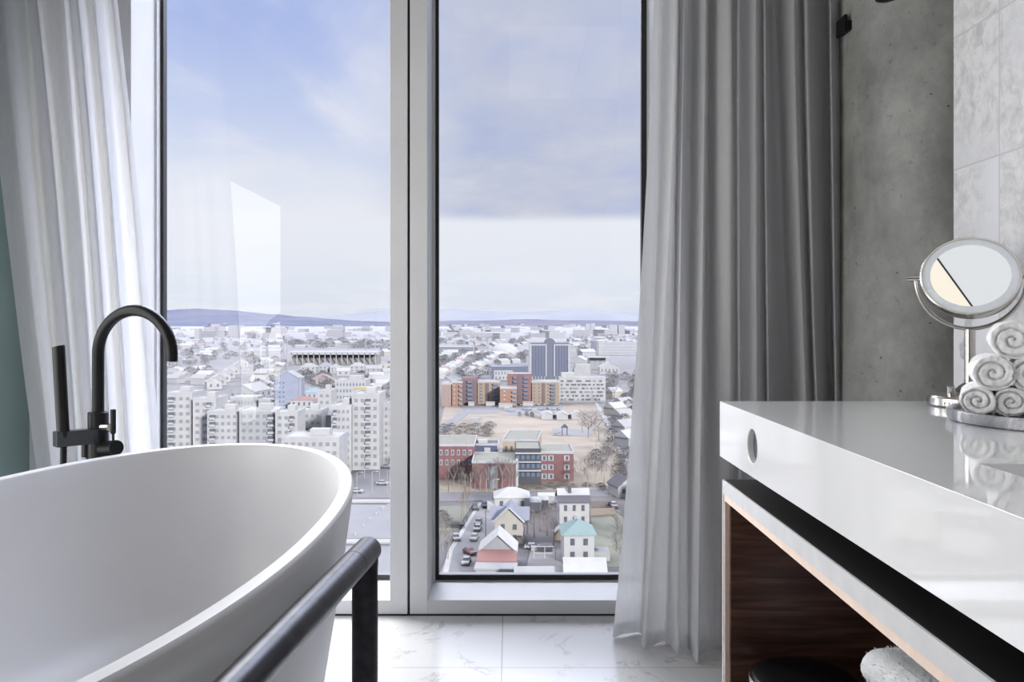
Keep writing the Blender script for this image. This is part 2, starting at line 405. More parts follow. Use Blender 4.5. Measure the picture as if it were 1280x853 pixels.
# the hand shower hangs in the holder: its own thing
hs = thing('hand_shower', 'slim black stick hand shower resting in the bath tap holder', 'hand shower', (fx + arm_t[0], fy + arm_t[1], 0))
ys = fy + arm_t[1]; zt = Z(433, ys); zl = Z(552, ys)
MB().tube([(.0, 0, zl - .01), (-.001, 0, zl + .02), (-.014, 0, zt - .002), (-.0145, 0, zt)], [.0125, .0165, .0165, .0155], 28).obj('wand', M_black, hs, smooth=40)
nb = MB()
for k in range(15):
    z = zt - .008 - k * .0058; xo = -.0145 + .0165 + (zt - z) * .05
    nb.tube([(xo - .004, -.004, z), (xo + .0035, -.004, z)], .0016, 8)
nb.obj('spray_nozzles', M_black, hs, smooth=40)
h = MB(); hp = []
for k in range(60):
    t = k / 59
    p = Vector((.0 - .004 * math.sin(t * 3), .0, zl - .01 - t * (zl - .06))) if t < .8 else None
    hp.append(p)
hp = [p for p in hp if p]
e0 = hp[-1]; e1 = Vector((.026, .087, zh - .066))
low = []
for k in range(1, 14):
    a = PI * k / 14
    m_ = e0.lerp(Vector((e1.x, e1.y, e0.z)), (1 - math.cos(a)) / 2); low.append(Vector((m_.x, m_.y, e0.z - .05 * math.sin(a))))
up = [Vector((e1.x, e1.y, e0.z + (e1.z - e0.z) * k / 20)) for k in range(21)]
path = hp + low + up
# ribbed hose
dense = []
for p, q in zip(path, path[1:]):
    nseg = max(1, int((q - p).length / .003))
    for k in range(nseg): dense.append(p.lerp(q, k / nseg))
dense.append(path[-1])
h.tube(dense, [.0078 if i % 2 else .0092 for i in range(len(dense))], 10)
h.obj('hose', M_black, hs)

# ------------------------------------------------------------------ curtains
def cat(ps, t):
    n = len(ps) - 1; x = t * n; i = min(int(x), n - 1); f = x - i
    p0, p1, p2, p3 = ps[max(i - 1, 0)], ps[i], ps[i + 1], ps[min(i + 2, n)]
    return tuple(.5 * (2 * b + (c - a) * f + (2 * a - 5 * b + 4 * c - d) * f * f + (3 * b - a - 3 * c + d) * f ** 3) for a, b, c, d in zip(p0, p1, p2, p3))
def curtain(name, label, mat_, top, mid, bot, zmid, ztop, zbot, nu=260, nvv=56, hem=True, jit=.006, bell=None):
    """top/mid/bot: matching lists of (x, y) where the cloth's folds run"""
    mb = MB(); vs = []
    for j in range(nvv + 1):
        v = j / nvv; z = ztop + (zbot - ztop) * v
        for i in range(nu + 1):
            u_ = i / nu
            a, b_, c = cat(top, u_), cat(mid, u_), cat(bot, u_)
            tm = (ztop - zmid) / (ztop - zbot)
            # quadratic through the three paths
            l0 = (v - tm) * (v - 1) / (tm * 1); l1 = v * (v - 1) / (tm * (tm - 1)); l2 = v * (v - tm) / (1 - tm)
            x = a[0] * l0 + b_[0] * l1 + c[0] * l2; y = a[1] * l0 + b_[1] * l1 + c[1] * l2
            w = noise.noise(Vector((u_ * 23, v * 2.2, len(label)))) * jit + noise.noise(Vector((u_ * 60, v * 5, 3))) * jit * .4
            zz = z + (.006 * noise.noise(Vector((u_ * 30, 1, 7))) if j == nvv else 0)
            vs.append((x, y + w, zz))
    W = nu + 1
    fs = [(j * W + i, j * W + i + 1, (j + 1) * W + i + 1, (j + 1) * W + i) for j in range(nvv) for i in range(nu)]
    mb.add(vs, fs)
    root = mb.obj(name, mat_, smooth=180)
    tag(root, label, 'curtain')
    if hem:
        hb = MB(); base = [Vector(vs[nvv * W + i]) for i in range(W)]; up_ = [Vector(vs[(nvv - 1) * W + i]) for i in range(W)]
        H = []
        for off in (-.0022, .0022):
            H.append([b + Vector((0, off, .002)) for b in base]); H.append([b.lerp(p, .9) + Vector((0, off, 0)) for b, p in zip(base, up_)])
        for A, Bq in ((H[0], H[1]), (H[2], H[3])):
            hb.add(A + Bq, [(i, i + 1, W + i + 1, W + i) for i in range(W - 1)])
        hb.obj('hem', mat_, root, smooth=180)
    return root
def px(x, Y): return (x - VX) * Y / 1000
def row(Ys, xs): return [(px(x, Y), Y) for x, Y in zip(xs, Ys)]
zT = CEIL - .01
def zrow(xs, Y0, dY, deep=None):
    """alternate near / far folds"""
    return [(px(x, Y0 + (dY if i % 2 else -dY)), Y0 + (dY if i % 2 else -dY)) for i, x in enumerate(xs)]
# right-hand sheer beside the window (flares toward the floor)
t_ = zrow([822, 830, 846, 852, 862, 868, 884, 888, 908, 916], 2.73, .03)
m_ = zrow([798, 816, 832, 842, 850, 862, 878, 884, 914, 938], 2.70, .038)
bx_ = [766, 800, 804, 832, 848, 860, 872, 880, 915, 945]
by_ = [2.66, 2.70, 2.58, 2.62, 2.52, 2.57, 2.46, 2.55, 2.60, 2.72]
b_ = [(px(x, y), y) for x, y in zip(bx_, by_)]
curtain('sheer_curtain', 'pale sheer curtain beside the right window, flaring onto the floor', M_sheer, t_, m_, b_, 1.06, zT, .004)
# second, darker one in the corner behind the vanity
t2 = zrow([924, 928, 946, 952, 956, 962, 990, 1000, 1006, 1030, 1036, 1050], 2.57, .035)
m2 = zrow([922, 926, 946, 956, 960, 984, 1004, 1012, 1018, 1038, 1044, 1056], 2.55, .04)
b2 = zrow([926, 932, 948, 962, 968, 1004, 1024, 1030, 1036, 1046, 1052, 1062], 2.60, .04)
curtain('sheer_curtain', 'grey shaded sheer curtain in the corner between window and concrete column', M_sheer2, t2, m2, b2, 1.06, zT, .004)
# left-hand one
t3 = zrow([-50, -22, 6, 20, 24, 58, 62, 74, 90, 94, 110, 118], 2.62, .022)
m3 = zrow([22, 44, 66, 84, 90, 110, 118, 130, 146, 152, 176, 187], 2.66, .028)
b3 = zrow([74, 86, 100, 110, 118, 130, 138, 150, 168, 176, 200, 214], 2.72, .032)
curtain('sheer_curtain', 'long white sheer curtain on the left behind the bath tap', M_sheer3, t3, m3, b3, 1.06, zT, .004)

# ------------------------------------------------------------------ vanity
CF = .465; CE = 1.772; HC = .88; TK = .122
def boolean(o, cut):
    md = o.modifiers.new('b', 'BOOLEAN'); md.operation = 'DIFFERENCE'; md.object = cut; md.solver = 'EXACT'
    dg = bpy.context.evaluated_depsgraph_get()
    me = bpy.data.meshes.new_from_object(o.evaluated_get(dg)); o.modifiers.clear(); o.data = me
    bpy.data.objects.remove(cut, do_unlink=True)
slab = MB().box(CF, XR - .002, -.75, CE, HC - TK, HC).obj('vanity_counter', M_count)
boolean(slab, MB().box(.588, 1.0, .44, 1.005, HC - .105, HC + .1).obj('cutter', M_count))
hz_ = EYE - .158 * 1.535
boolean(slab, MB().tube([(CF - .05, 1.535, hz_), (CF + .045, 1.535, hz_)], .032, 48).obj('cutter', M_count))
bv = slab.modifiers.new('edge', 'BEVEL'); bv.width = .002; bv.segments = 2; bv.limit_method = 'ANGLE'
tag(slab, 'thick glossy white vanity counter with sunken basin and round hole in its front', 'counter')
M_hole = plain('painted recess shade', (.10, .10, .105), .6)
MB().tube([(CF + .012, 1.535, hz_), (CF + .044, 1.535, hz_)], .0315, 48).obj('hole_shade_plug', M_hole, slab, smooth=40)  # dark plug painted to stand for the shade inside the hole

ct = EYE - .349       # cabinet top
cab = thing('vanity_cabinet', 'open walnut cabinet with steel front frame below the white counter', 'cabinet', (CF, CE - .025, 0))
# local: x into the cabinet, y toward the camera is negative
LY = -2.4
W_ = XR - CF - .004
MB().box(.004, W_, LY, 0, ct - .026, ct).obj('top_panel', M_dtop, cab)
fr = MB().box(0, .004, LY, .002, ct - .029, ct).box(0, .004, -.006, .002, .06, ct - .029).box(0, .004, LY, LY + .006, .06, ct - .029).box(0, .004, LY + .006, -.006, .06, .085)
fr.obj('steel_frame', M_steel, cab)
MB().box(.002, .012, LY + .006, -.006, ct - .044, ct - .029).box(.002, .012, -.012, -.006, .1, ct - .044).obj('edge_strip', M_pine, cab)
MB().box(.012, W_, -.022, 0, .1, ct - .03).obj('side_panel', M_wal, cab)
MB().box(.012, W_, LY, LY + .02, .1, ct - .03).obj('side_panel', M_wal, cab)
MB().box(W_ - .02, W_, LY + .02, -.022, .1, ct - .03).obj('back_panel', M_wal, cab)
MB().box(.006, W_, LY, 0, .085, .105).obj('shelf', M_wal, cab)
MB().box(.06, W_, LY + .04, -.04, 0, .085).obj('plinth', M_dtop, cab)

# waste bin on the shelf
zl_ = .34
wb = thing('waste_bin', 'round black waste bin with flat lid inside the walnut cabinet', 'bin', (.592, 1.605, .105))
hb_ = zl_ - .105
MB().lathe([(.098, 0), (.103, .012), (.103, hb_ - .02), (.102, hb_ - .018)], 64).obj('body', M_black, wb, smooth=40)
MB().lathe([(.1, hb_ - .02), (.106, hb_ - .018), (.108, hb_ - .008), (.107, hb_ - .001), (.101, hb_ - .001), (.1, hb_ - .012)], 64).obj('rim', M_nickel, wb, smooth=40)
MB().lathe([(.1005, hb_ - .012), (.1005, hb_ + .001), (.096, hb_ + .003), (.05, hb_ + .006), (.002, hb_ + .007)], 64).obj('lid', M_black, wb, smooth=40)

# ------------------------------------------------------------------ towels (terry)
def fuzz(mb, n, rnd, length=.0035):
    tris = []
    import bisect
    areas = []; tot = 0
    V = [Vector(v) for v in mb.v]
    F = [f for f in mb.f]
    for f in F:
        a = (V[f[1]] - V[f[0]]).cross(V[f[2]] - V[f[0]]).length; tot += a; areas.append(tot)
    vs, fs = [], []
    for _ in range(n):
        f = F[min(bisect.bisect(areas, rnd.random() * tot), len(F) - 1)]
        if len(f) > 4: continue
        a, b, c = V[f[0]], V[f[1]], V[f[2]]
        s, t = rnd.random(), rnd.random()
        p = a + (b - a) * s + ((V[f[3]] if len(f) == 4 else c) - a) * t
        nn = (b - a).cross(c - a)
        if nn.length < 1e-12: continue
        nn.normalize(); tg = Vector((rnd.uniform(-1, 1), rnd.uniform(-1, 1), rnd.uniform(-1, 1)))
        tip = p + (nn + tg * .6).normalized() * length * rnd.uniform(.5, 1.2)
        sd = nn.cross(tg).normalized() * .0007
        k = len(vs); vs += [p - sd, p + sd, tip]; fs.append((k, k + 1, k + 2))
    mb.add(vs, fs)
def roll(rnd, r=.0265, length=.15, turns=2.2):
    """a rolled terry towel: soft cylinder, a shallow spiral pressed into each end"""
    mb = MB(); K_ = 64; sd = rnd.uniform(0, 50); ph0 = rnd.uniform(0, 6.28); rings = []
    def shape(a, q, l):
        j = 1 + .055 * noise.noise(Vector((math.cos(a) * 1.6, math.sin(a) * 1.6, l * 9 + sd))) + .03 * noise.noise(Vector((math.cos(a) * 4, math.sin(a) * 4, l * 30 + sd)))
        step = .07 * (((a - ph0) / (2 * PI)) % 1.0) - .035      # the free edge of the towel
        return Vector((q * (j + step) * math.cos(a), 0, q * (j + step) * math.sin(a) * .9))
    prof = []
    nr = 22
    for k in range(nr): prof.append((r * (.04 + .88 * k / (nr - 1)), -length / 2, True))
    prof += [(r * .975, -length / 2 + .003, False), (r, -length / 2 + .010, False)]
    for k in range(1, 8): prof.append((r, -length / 2 + .01 + (length - .02) * k / 8, False))
    prof += [(r, length / 2 - .010, False), (r * .975, length / 2 - .003, False)]
    for k in range(nr): prof.append((r * (.92 - .88 * k / (nr - 1)), length / 2, True))
    for q, l, end in prof:
        ring = []
        for k in range(K_):
            a = 2 * PI * k / K_; p = shape(a, q, l)
            y = l
            if end:
                t = (q / r) * turns - (a - ph0) / (2 * PI)
                g_ = abs((t % 1.0) - .5) * 2
                dpt = .0085 * max(0, g_ - .55) / .45 + .004 * (1 - q / r)
                y += dpt * (1 if l < 0 else -1) + .0025 * noise.noise(Vector((p.x * 120, p.z * 120, sd)))
            p.y = y; ring.append(p)
        rings.append(ring)
    mb.loft(rings)
    return mb
tray = MB().lathe([(.152, 0), (.158, .003), (.16, .008), (.16, .019), (.158, .021), (.153, .021), (.151, .019), (.150, .013), (.002, .013)], 96).obj('marble_tray', M_tray, smooth=40)
tray.location = (.94, 1.39, HC); tag(tray, 'round grey marble tray on the white counter', 'tray')
zt0 = HC + .013
rows_ = [(1223, 1.385, 0, 'rolled white hand towel at the left end of the bottom row on the marble tray'),
         (1265, 1.365, 0, 'rolled white hand towel second from the left in the bottom row on the tray'),
         (1308, 1.345, 0, 'rolled white hand towel third from the left in the bottom row on the tray'),
         (1243, 1.375, 1, 'rolled white hand towel in the middle layer, the one nearer the mirror stand'),
         (1289, 1.355, 1, 'rolled white hand towel in the middle layer cut by the frame edge'),
         (1267, 1.365, 2, 'rolled white hand towel topping the pyramid on the marble tray')]
for i, (xp, y, lv_, lab) in enumerate(rows_):
    rnd = random.Random(20 + i)
    rad_ = (.0278, .0335, .036)[lv_]
    mb = roll(rnd, rad_, .15)
    fuzz(mb, 16000, rnd, .0042)
    o = mb.obj('rolled_towel', M_towel)
    rz = -.50 + rnd.uniform(-.05, .05)
    ax = Vector((math.sin(-rz), math.cos(rz), 0)) * .075
    o.location = (px(xp, y) + ax.x, y + ax.y, zt0 + (.0262, .0262 + .0495, .0262 + .0495 + .057)[lv_]); o.rotation_euler = (0, rnd.uniform(-.3, .3), rz)
    o.rotation_mode = 'XYZ'
    tag(o, lab, 'towel', 'rolled towels on the marble tray')
# folded towels in the cabinet
ft = [(.66, 1.395, 0), (.655, 1.40, 1), (.658, 1.395, 2), (.655, 1.40, 3)]
flabs = ['folded white towel at the bottom of the stack inside the cabinet', 'folded white towel second from below in the cabinet stack',
         'folded white towel under the topmost one in the cabinet stack', 'fluffy folded white towel topmost in the cabinet stack']
for i, (x, y, k) in enumerate(ft):
    rnd = random.Random(50 + i); mb = MB(); hh = .083; w = .13; d = .2; rings = []
    prof = []
    for a in range(0, 181, 20): prof.append((-w - .0 - math.sin(math.radians(a)) * .035, hh / 2 - math.cos(math.radians(a)) * (hh / 2 - .004)))
    prof += [(-w * .3, hh - .003), (w * .4, hh - .004), (w + .08, hh - .006), (w + .09, hh * .75), (w + .084, hh * .52), (w * .4, hh * .5), (-w + .02, hh * .5), (w * .4, hh * .47), (w + .084, hh * .45), (w + .09, hh * .2), (w + .08, .002), (0, .001)]
    for j in range(15):
        t = j / 14 * 2 - 1; e = 1 - .12 * abs(t) ** 6
        rings.append([(px_ + .004 * noise.noise(Vector((px_ * 20, t * 4, i))), t * d / 2, max(.001, hz2 * e + .004 * noise.noise(Vector((px_ * 14, t * 3, i + 5))) * (hz2 > .03))) for px_, hz2 in prof])
    mb.loft(rings); fuzz(mb, 16000, rnd, .0055)
    o = mb.obj('folded_towel', M_towel); o.location = (x + .17, y, .106 + k * .091); o.rotation_euler.z = -.06 + .05 * i
    tag(o, flabs[i], 'towel', 'folded towels in the cabinet')

# ------------------------------------------------------------------ make-up mirror
mx_, my_ = .962, 1.672
mm = thing('makeup_mirror', 'brushed nickel tilting make-up mirror on a round foot on the counter', 'mirror', (mx_, my_, HC), -math.radians(28))
bs = MB().lathe([(.076, 0), (.08, .003), (.08, .018), (.077, .022), (.045, .026), (.03, .031), (.02, .042), (.0115, .048)], 64).obj('foot', M_nickel, mm, smooth=35)
MB().tube([(0, 0, .04), (0, 0, EYE - .012 * my_ - HC)], .0105, 28).obj('stem', M_nickel, mm, smooth=40)
zc = Z(347, my_) - HC
ph = .101
yk = MB().tube([(ph * math.cos(a), 0, zc + ph * math.sin(a) * 1.06) for a in [PI + PI * k / 40 for k in range(41)]], .0042, 14).obj('yoke', M_nickel, mm, smooth=40)
for s in (-1, 1):
    MB().tube([(s * .09, 0, zc), (s * .118, 0, zc)], .0062, 18).obj('pivot', M_nickel, mm, smooth=40)
Mt = Matrix.Translation((0, 0, zc)) @ Matrix.Rotation(math.radians(90 - 27), 4, 'X')
Rm = .093
hd = MB().lathe([(Rm - .012, -.014), (Rm - .001, -.012), (Rm, -.009), (Rm, .010), (Rm - .002, .012), (Rm - .0045, .012), (Rm - .0055, .009)], 72, M=Mt).obj('mirror_frame', M_nickel, mm, smooth=35)
MB().lathe([(Rm - .005, .0095), (Rm - .020, .0095)], 72, M=Mt).obj('light_ring', M_ring, hd)
g = MB(); g.poly([Mt @ Vector(((Rm - .0195) * math.cos(2 * PI * k / 72), (Rm - .0195) * math.sin(2 * PI * k / 72), .0097)) for k in range(72)])
g.obj('mirror_glass', M_mir, hd)
MB().tube([(-.034, -.043, .026), (-.036, -.050, .044)], [.009, .007], 16).obj('switch_knob', M_nickel, mm, smooth=40, bevel=.001)
# engraved lettering round the foot
M_eng = plain('engraved lettering', (.04, .04, .04), .6)
word = 'gymoscale'
letters = MB()
def letter_mesh(ch):
    cu = bpy.data.curves.new('t', 'FONT'); cu.body = ch; cu.size = .0125; cu.align_x = 'CENTER'; cu.extrude = .0002
    ob = bpy.data.objects.new('t', cu); COL.objects.link(ob)
    dg = bpy.context.evaluated_depsgraph_get(); me = bpy.data.meshes.new_from_object(ob.evaluated_get(dg))
    vs = [v.co.copy() for v in me.vertices]; fs = [tuple(p.vertices) for p in me.polygons]
    bpy.data.objects.remove(ob, do_unlink=True); bpy.data.curves.remove(cu); bpy.data.meshes.remove(me)
    return vs, fs
for i, ch in enumerate(word):
    vs, fs = letter_mesh(ch)
    ang = -PI / 2 - .62 + i * .115
    Q = Matrix.Rotation(ang + PI / 2, 4, 'Z')
    letters.add([Q @ Vector((v.x, -.0802 - v.z, v.y + .0065)) for v in vs], fs)
letters.obj('lettering', M_eng, bs)

# black bracket on the corner wall and black fitting at the column top
bk = MB().box(px(1050, 2.5), px(1063, 2.5), 2.46, 2.52, Z(43, 2.5), Z(31, 2.5)).box(px(1049, 2.5), px(1052.5, 2.5), 2.458, 2.523, Z(45, 2.5), Z(24, 2.5)).obj('wall_bracket', M_black, bevel=.001)
tag(bk, 'small black metal bracket fixed to the concrete column near its top', 'bracket')
fx2 = thing('ceiling_spotlight', 'small black spotlight at the top edge in front of the concrete column', 'spotlight', (px(1108, 2.1), 2.1, 0))
zsp = Z(1.5, 2.1)
MB().lathe([(.012, zsp), (.027, zsp + .006), (.03, zsp + .02), (.03, zsp + .10), (.02, zsp + .11)], 32).obj('lamp_head', M_black, fx2, smooth=40)
MB().tube([(0, 0, zsp + .1), (0, 0, CEIL)], .008, 12).obj('stem', M_black, fx2, smooth=40)
# warm strip in the ceiling above the vanity (what the mirror catches)
cs = MB().box(.30, .4565, .1, 1.6, CEIL - .004, CEIL + .01).obj('ceiling_glow', M_warm)
tag(cs, 'long warm light strip in the ceiling, seen as a cream band in the mirror', 'ceiling light')
cs = MB().box(.4635, 1.0, .1, 1.6, CEIL - .004, CEIL + .01).obj('ceiling_glow', M_panel)  # added glow panel standing in for a bright ceiling
tag(cs, 'broad added white glow panel in the ceiling, filling most of the mirror', 'ceiling light')
cs = MB().box(0, .298, .1, 1.6, CEIL - .004, CEIL + .01).obj('ceiling_glow', M_panel)  # second added glow panel, continues the bright ceiling to the left
tag(cs, 'added white glow panel in the ceiling left of the warm strip', 'ceiling light')
struct(MB().box(.457, .463, .1, 1.6, CEIL - .008, CEIL).obj('trim_2', M_gask))

#CITY-BEGIN
# ------------------------------------------------------------------ the town below (ground 57 m under the bathroom floor)
G = 58.0; GZ = EYE - G
def gp(x, y, h=0):
    """town plan position of a spot seen at the photograph's pixel (x, y), h metres above ground"""
    Y = 1000 * (G - h) / (y - HZ); return Vector(((x - VX) * Y / 1000, Y, GZ + h))
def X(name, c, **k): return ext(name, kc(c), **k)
e_white = X('white render', (.86, .87, .90)); e_cream = X('cream render', (.80, .76, .68)); e_grey = X('grey render', (.55, .56, .60))
e_lgrey = X('pale grey render', (.70, .72, .77)); e_blue = X('light blue render', (.52, .60, .84)); e_navy = X('dark blue cladding', (.07, .11, .24))
e_red = X('red brick', (.40, .115, .085), scale=1); e_mar = X('maroon brick', (.21, .085, .095), scale=1); e_orange = X('orange brick', (.58, .25, .12), scale=1)
e_tan = X('tan brick', (.58, .43, .26), scale=1); e_salmon = X('salmon brick', (.66, .42, .34), scale=1); e_beige = X('beige render', (.82, .66, .50))
e_brick = X('dull red brick', (.34, .12, .115), scale=1)
e_win = X('window glass far', (.12, .14, .20), rough=.25, spec=.15); e_winl = X('pale window glass', (.42, .46, .53), rough=.25, spec=.1)
e_winb = X('bluish window glass', (.15, .24, .42), rough=.2, spec=.15)
e_roofg = X('grey green roofing', (.50, .50, .42)); e_roofd = X('dark roofing', (.17, .16, .20)); e_roofw = X('white roofing', (.92, .93, .96))
e_roofl = X('pale grey roofing', (.70, .71, .74)); e_roofb = X('blue grey metal roofing', (.46, .50, .66)); e_teal = X('teal metal roofing', (.42, .62, .64))
e_roofr = X('red metal roofing', (.56, .27, .25)); e_rooflb = X('light blue metal roofing', (.42, .62, .80)); e_yel = X('yellow roofing', (.80, .68, .34))
e_frame = X('white facade frame', (.84, .86, .92)); e_pole = X('galvanised pole', (.72, .73, .76)); e_dark = X('dark void', (.05, .05, .06))
e_bark = X('pale bark', (.60, .54, .48)); e_twig = X('brown grey twigs', (.36, .30, .27)); e_twigl = X('dry tan twigs', (.55, .43, .33)); e_ever = X('evergreen needles', (.06, .08, .075))
e_bush = X('wintry bush', (.20, .17, .155)); e_wood = X('weathered wood', (.50, .42, .34)); e_tyre = X('tyre rubber', (.03, .03, .03)); e_pink = X('pinkish gravel', (.66, .50, .44))

FOOT = []
def clear(p, r):
    return all((p.x - x) ** 2 + (p.y - y) ** 2 > (r + q) ** 2 for x, y, q in FOOT)
def claim(p, r): FOOT.append((p.x, p.y, r))
def unit(name, m):
    return MB().box(-.5, .5, -.5, .5, -.5, .5).mesh(name, m)
U = {}
def ub(parent, name, m, x, y, z, sx, sy, sz, rz=0):
    k = (name, m.name)
    if k not in U: U[k] = unit(name, m)
    o = bpy.data.objects.new(name, U[k]); COL.objects.link(o); o.parent = parent
    o.location = (x, y, z); o.scale = (sx, sy, sz); o.rotation_euler.z = rz
    return o
def span(x0, x1, yt, yb):
    Y = 1000 * G / (yb - HZ); return (x0 - VX) * Y / 1000, (x1 - VX) * Y / 1000, Y, Y * (yb - yt) / 1000
def wins(t, x0, x1, z0, z1, cols, rows, m, fx_=.55, fz_=.5, y=0, name='window'):
    cw = (x1 - x0) / cols; rh = (z1 - z0) / rows
    for r in range(rows):
        for c in range(cols):
            ub(t, name, m, x0 + cw * (c + .5), y - .05, z0 + rh * (r + .5), cw * fx_, .2, rh * fz_)
def wins_side(t, x, y0, y1, z0, z1, cols, rows, m, fy_=.55, fz_=.5):
    cw = (y1 - y0) / cols; rh = (z1 - z0) / rows
    for r in range(rows):
        for c in range(cols):
            ub(t, 'window', m, x, y0 + cw * (c + .5), z0 + rh * (r + .5), .2, cw * fy_, rh * fz_)
def block(name, label, cat, x0, x1, yt, yb, depth, wall, roof, rows=0, cols=0, win=None, fx_=.55, fz_=.5, par=.5, group=None, rot=0):
    X0, X1, Y, H = span(x0, x1, yt, yb); w = X1 - X0
    t = thing(name, label, cat, ((X0 + X1) / 2, Y, GZ), rot, group)
    for f in (-.33, 0, .33): claim(Vector(((X0 + X1) / 2 + f * w, Y + depth / 2, 0)), max(depth * .55, w * .22))
    MB().box(-w / 2, w / 2, 0, depth, 0, H).obj('wall', wall, t)
    r = MB().box(-w / 2 + .3, w / 2 - .3, .3, depth - .3, H, H + .15)
    r.obj('roof', roof, t)
    if par:
        MB().box(-w / 2 - .1, w / 2 + .1, -.1, .3, H - par, H + par).box(-w / 2 - .1, w / 2 + .1, depth - .3, depth + .1, H - par, H + par) \
            .box(-w / 2 - .1, -w / 2 + .3, .3, depth - .3, H - par, H + par).box(w / 2 - .3, w / 2 + .1, .3, depth - .3, H - par, H + par).obj('parapet', e_frame if par > .3 else wall, t)
    if rows: wins(t, -w / 2 + .4, w / 2 - .4, .8, H - .6, cols, rows, win or e_win, fx_, fz_)
    return t, w, H
def house(label, xc, yb, w, d, hw, hr, kind, wall, roof, rot=0, win=(2, 2), over=.4, gable=None, chim=False, name='house', group=None):
    p = gp(xc, yb); t = thing(name, label, 'house', p, rot, group)
    a, o_ = w / 2, over
    claim(Vector((p.x, p.y + d / 2, 0)), max(w, d) * .62)
    b_ = MB().box(-a, a, 0, d, 0, hw)
    r = MB(); th = .25
    if kind == 'gable_y':      # ridge runs away from us, gable end faces us
        g_ = MB().prism([(-a, hw), (a, hw), (0, hw + hr)], 'y', .02, d - .02); g_.obj('gable', gable or wall, t)
        s = hr / a
        for q in (-1, 1):
            r.prism([(q * (a + o_), hw - o_ * s), (0, hw + hr), (0, hw + hr + th), (q * (a + o_), hw - o_ * s + th)], 'y', -o_, d + o_)
    elif kind == 'gable_x':
        MB().prism([(0, hw), (d, hw), (d / 2, hw + hr)], 'x', -a + .02, a - .02).obj('gable', gable or wall, t)
        s = hr / (d / 2)
        r.prism([(-o_, hw - o_ * s), (d / 2, hw + hr), (d / 2, hw + hr + th), (-o_, hw - o_ * s + th)], 'x', -a - o_, a + o_)
        r.prism([(d + o_, hw - o_ * s), (d / 2, hw + hr), (d / 2, hw + hr + th), (d + o_, hw - o_ * s + th)], 'x', -a - o_, a + o_)
    else:
        x0, x1, y0, y1 = -a - o_, a + o_, -o_, d + o_; ins = min(a, d / 2) * .9
        if d > w: R0, R1 = (0, ins, hw + hr), (0, d - ins, hw + hr)
        else: R0, R1 = (-a + ins, d / 2, hw + hr), (a - ins, d / 2, hw + hr)
        c4 = [(x0, y0, hw), (x1, y0, hw), (x1, y1, hw), (x0, y1, hw)]
        if d > w: r.add(c4 + [R0, R1], [(0, 1, 4), (1, 2, 5, 4), (2, 3, 5), (3, 0, 4, 5), (3, 2, 1, 0)])
        else: r.add(c4 + [R0, R1], [(0, 1, 5, 4), (1, 2, 5), (2, 3, 4, 5), (3, 0, 4), (3, 2, 1, 0)])
    b_.obj('wall', wall, t); r.obj('roof', roof, t)
    if win:
        wins(t, -a + .5, a - .5, .7, hw - .1, win[0], win[1], e_win, .32, .5)
        wins_side(t, a, .6, d - .6, .7, hw - .1, 3, win[1], e_win, .3, .5)
    if chim: ub(t, 'chimney', e_roofd, -a * .25, d * .35, hw + hr + .3, .9, .9, 2.4)
    return t

# ---- ground and roads
def ground_mat():
    m, nt, b = mat('town ground')
    co = worldco(nt)
    a = nz(nt, co, .012, 6, .65); c_ = nz(nt, co, .09, 5, .6); d_ = nz(nt, co, .004, 4, .6)
    r = ramp(nt, [(.33, kc((.15, .135, .145))), (.45, kc((.27, .235, .225))), (.55, kc((.34, .32, .34))), (.68, kc((.46, .40, .34)))]); L(nt, a, r.inputs[0])
    r2 = ramp(nt, [(.4, (.7, .7, .72)), (.6, (1.1, 1.1, 1.1))]); L(nt, c_, r2.inputs[0])
    r3 = ramp(nt, [(.42, (.72, .72, .78)), (.58, (1.1, 1.08, 1.05))]); L(nt, d_, r3.inputs[0])
    c = mixc(nt, 1.0, mixc(nt, 1.0, r.outputs[0], r2.outputs[0], 'MULTIPLY'), r3.outputs[0], 'MULTIPLY')
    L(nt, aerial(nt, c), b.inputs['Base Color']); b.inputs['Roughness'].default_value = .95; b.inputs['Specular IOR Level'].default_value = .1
    return m
struct(MB().poly([(-30000, 60, GZ), (30000, 60, GZ), (30000, 40000, GZ), (-30000, 40000, GZ)]).obj('ground', ground_mat()))
gcount = [1]
def patch(nm, pts, m, lift=.1):
    ps = [gp(*p) for p in pts]; ps = [(p.x, p.y, GZ + lift) for p in ps]
    n = len(ps)
    o = MB().add(ps + [(p[0], p[1], GZ - .5) for p in ps], [tuple(range(n)), tuple(range(n, 2 * n))[::-1]] + [(i, (i + 1) % n, (i + 1) % n + n, i + n) for i in range(n)]).obj(nm, m)
    struct(o); return o
g_tan = X('dry grass', (.62, .52, .40), var=.22, scale=.08); g_sand = X('sandy ground', (.74, .62, .49), var=.15, scale=.06); g_asph = X('asphalt', (.33, .32, .36), var=.1, scale=.1)
g_asl = X('pale asphalt', (.45, .44, .47), var=.1, scale=.1); g_green = X('winter lawn', (.36, .38, .29), var=.2, scale=.1); g_kerb = X('pale kerb', (.85, .85, .86))
g_grey = X('grey gravel', (.52, .53, .58), var=.1, scale=.1); g_brown = X('bare earth', (.38, .32, .28), var=.2, scale=.1); g_purp = X('heath', (.30, .27, .30), var=.2, scale=.05)
patch('field_ground', [(556, 508), (748, 503), (775, 560), (772, 612), (546, 616), (546, 545)], g_tan, .10)
patch('sand_ground', [(604, 523), (738, 523), (748, 533), (735, 543), (600, 541)], g_sand, .16)
patch('path_ground', [(660, 546), (744, 546), (752, 556), (690, 562)], g_sand, .16)
patch('gravel_ground', [(690, 537), (742, 537), (736, 546), (696, 545)], g_grey, .22)
patch('parking_ground', [(640, 507), (704, 507), (702, 517), (630, 519)], g_grey, .18)
patch('yard_ground', [(572, 507), (632, 507), (640, 512), (612, 518), (588, 518)], g_asl, .18)
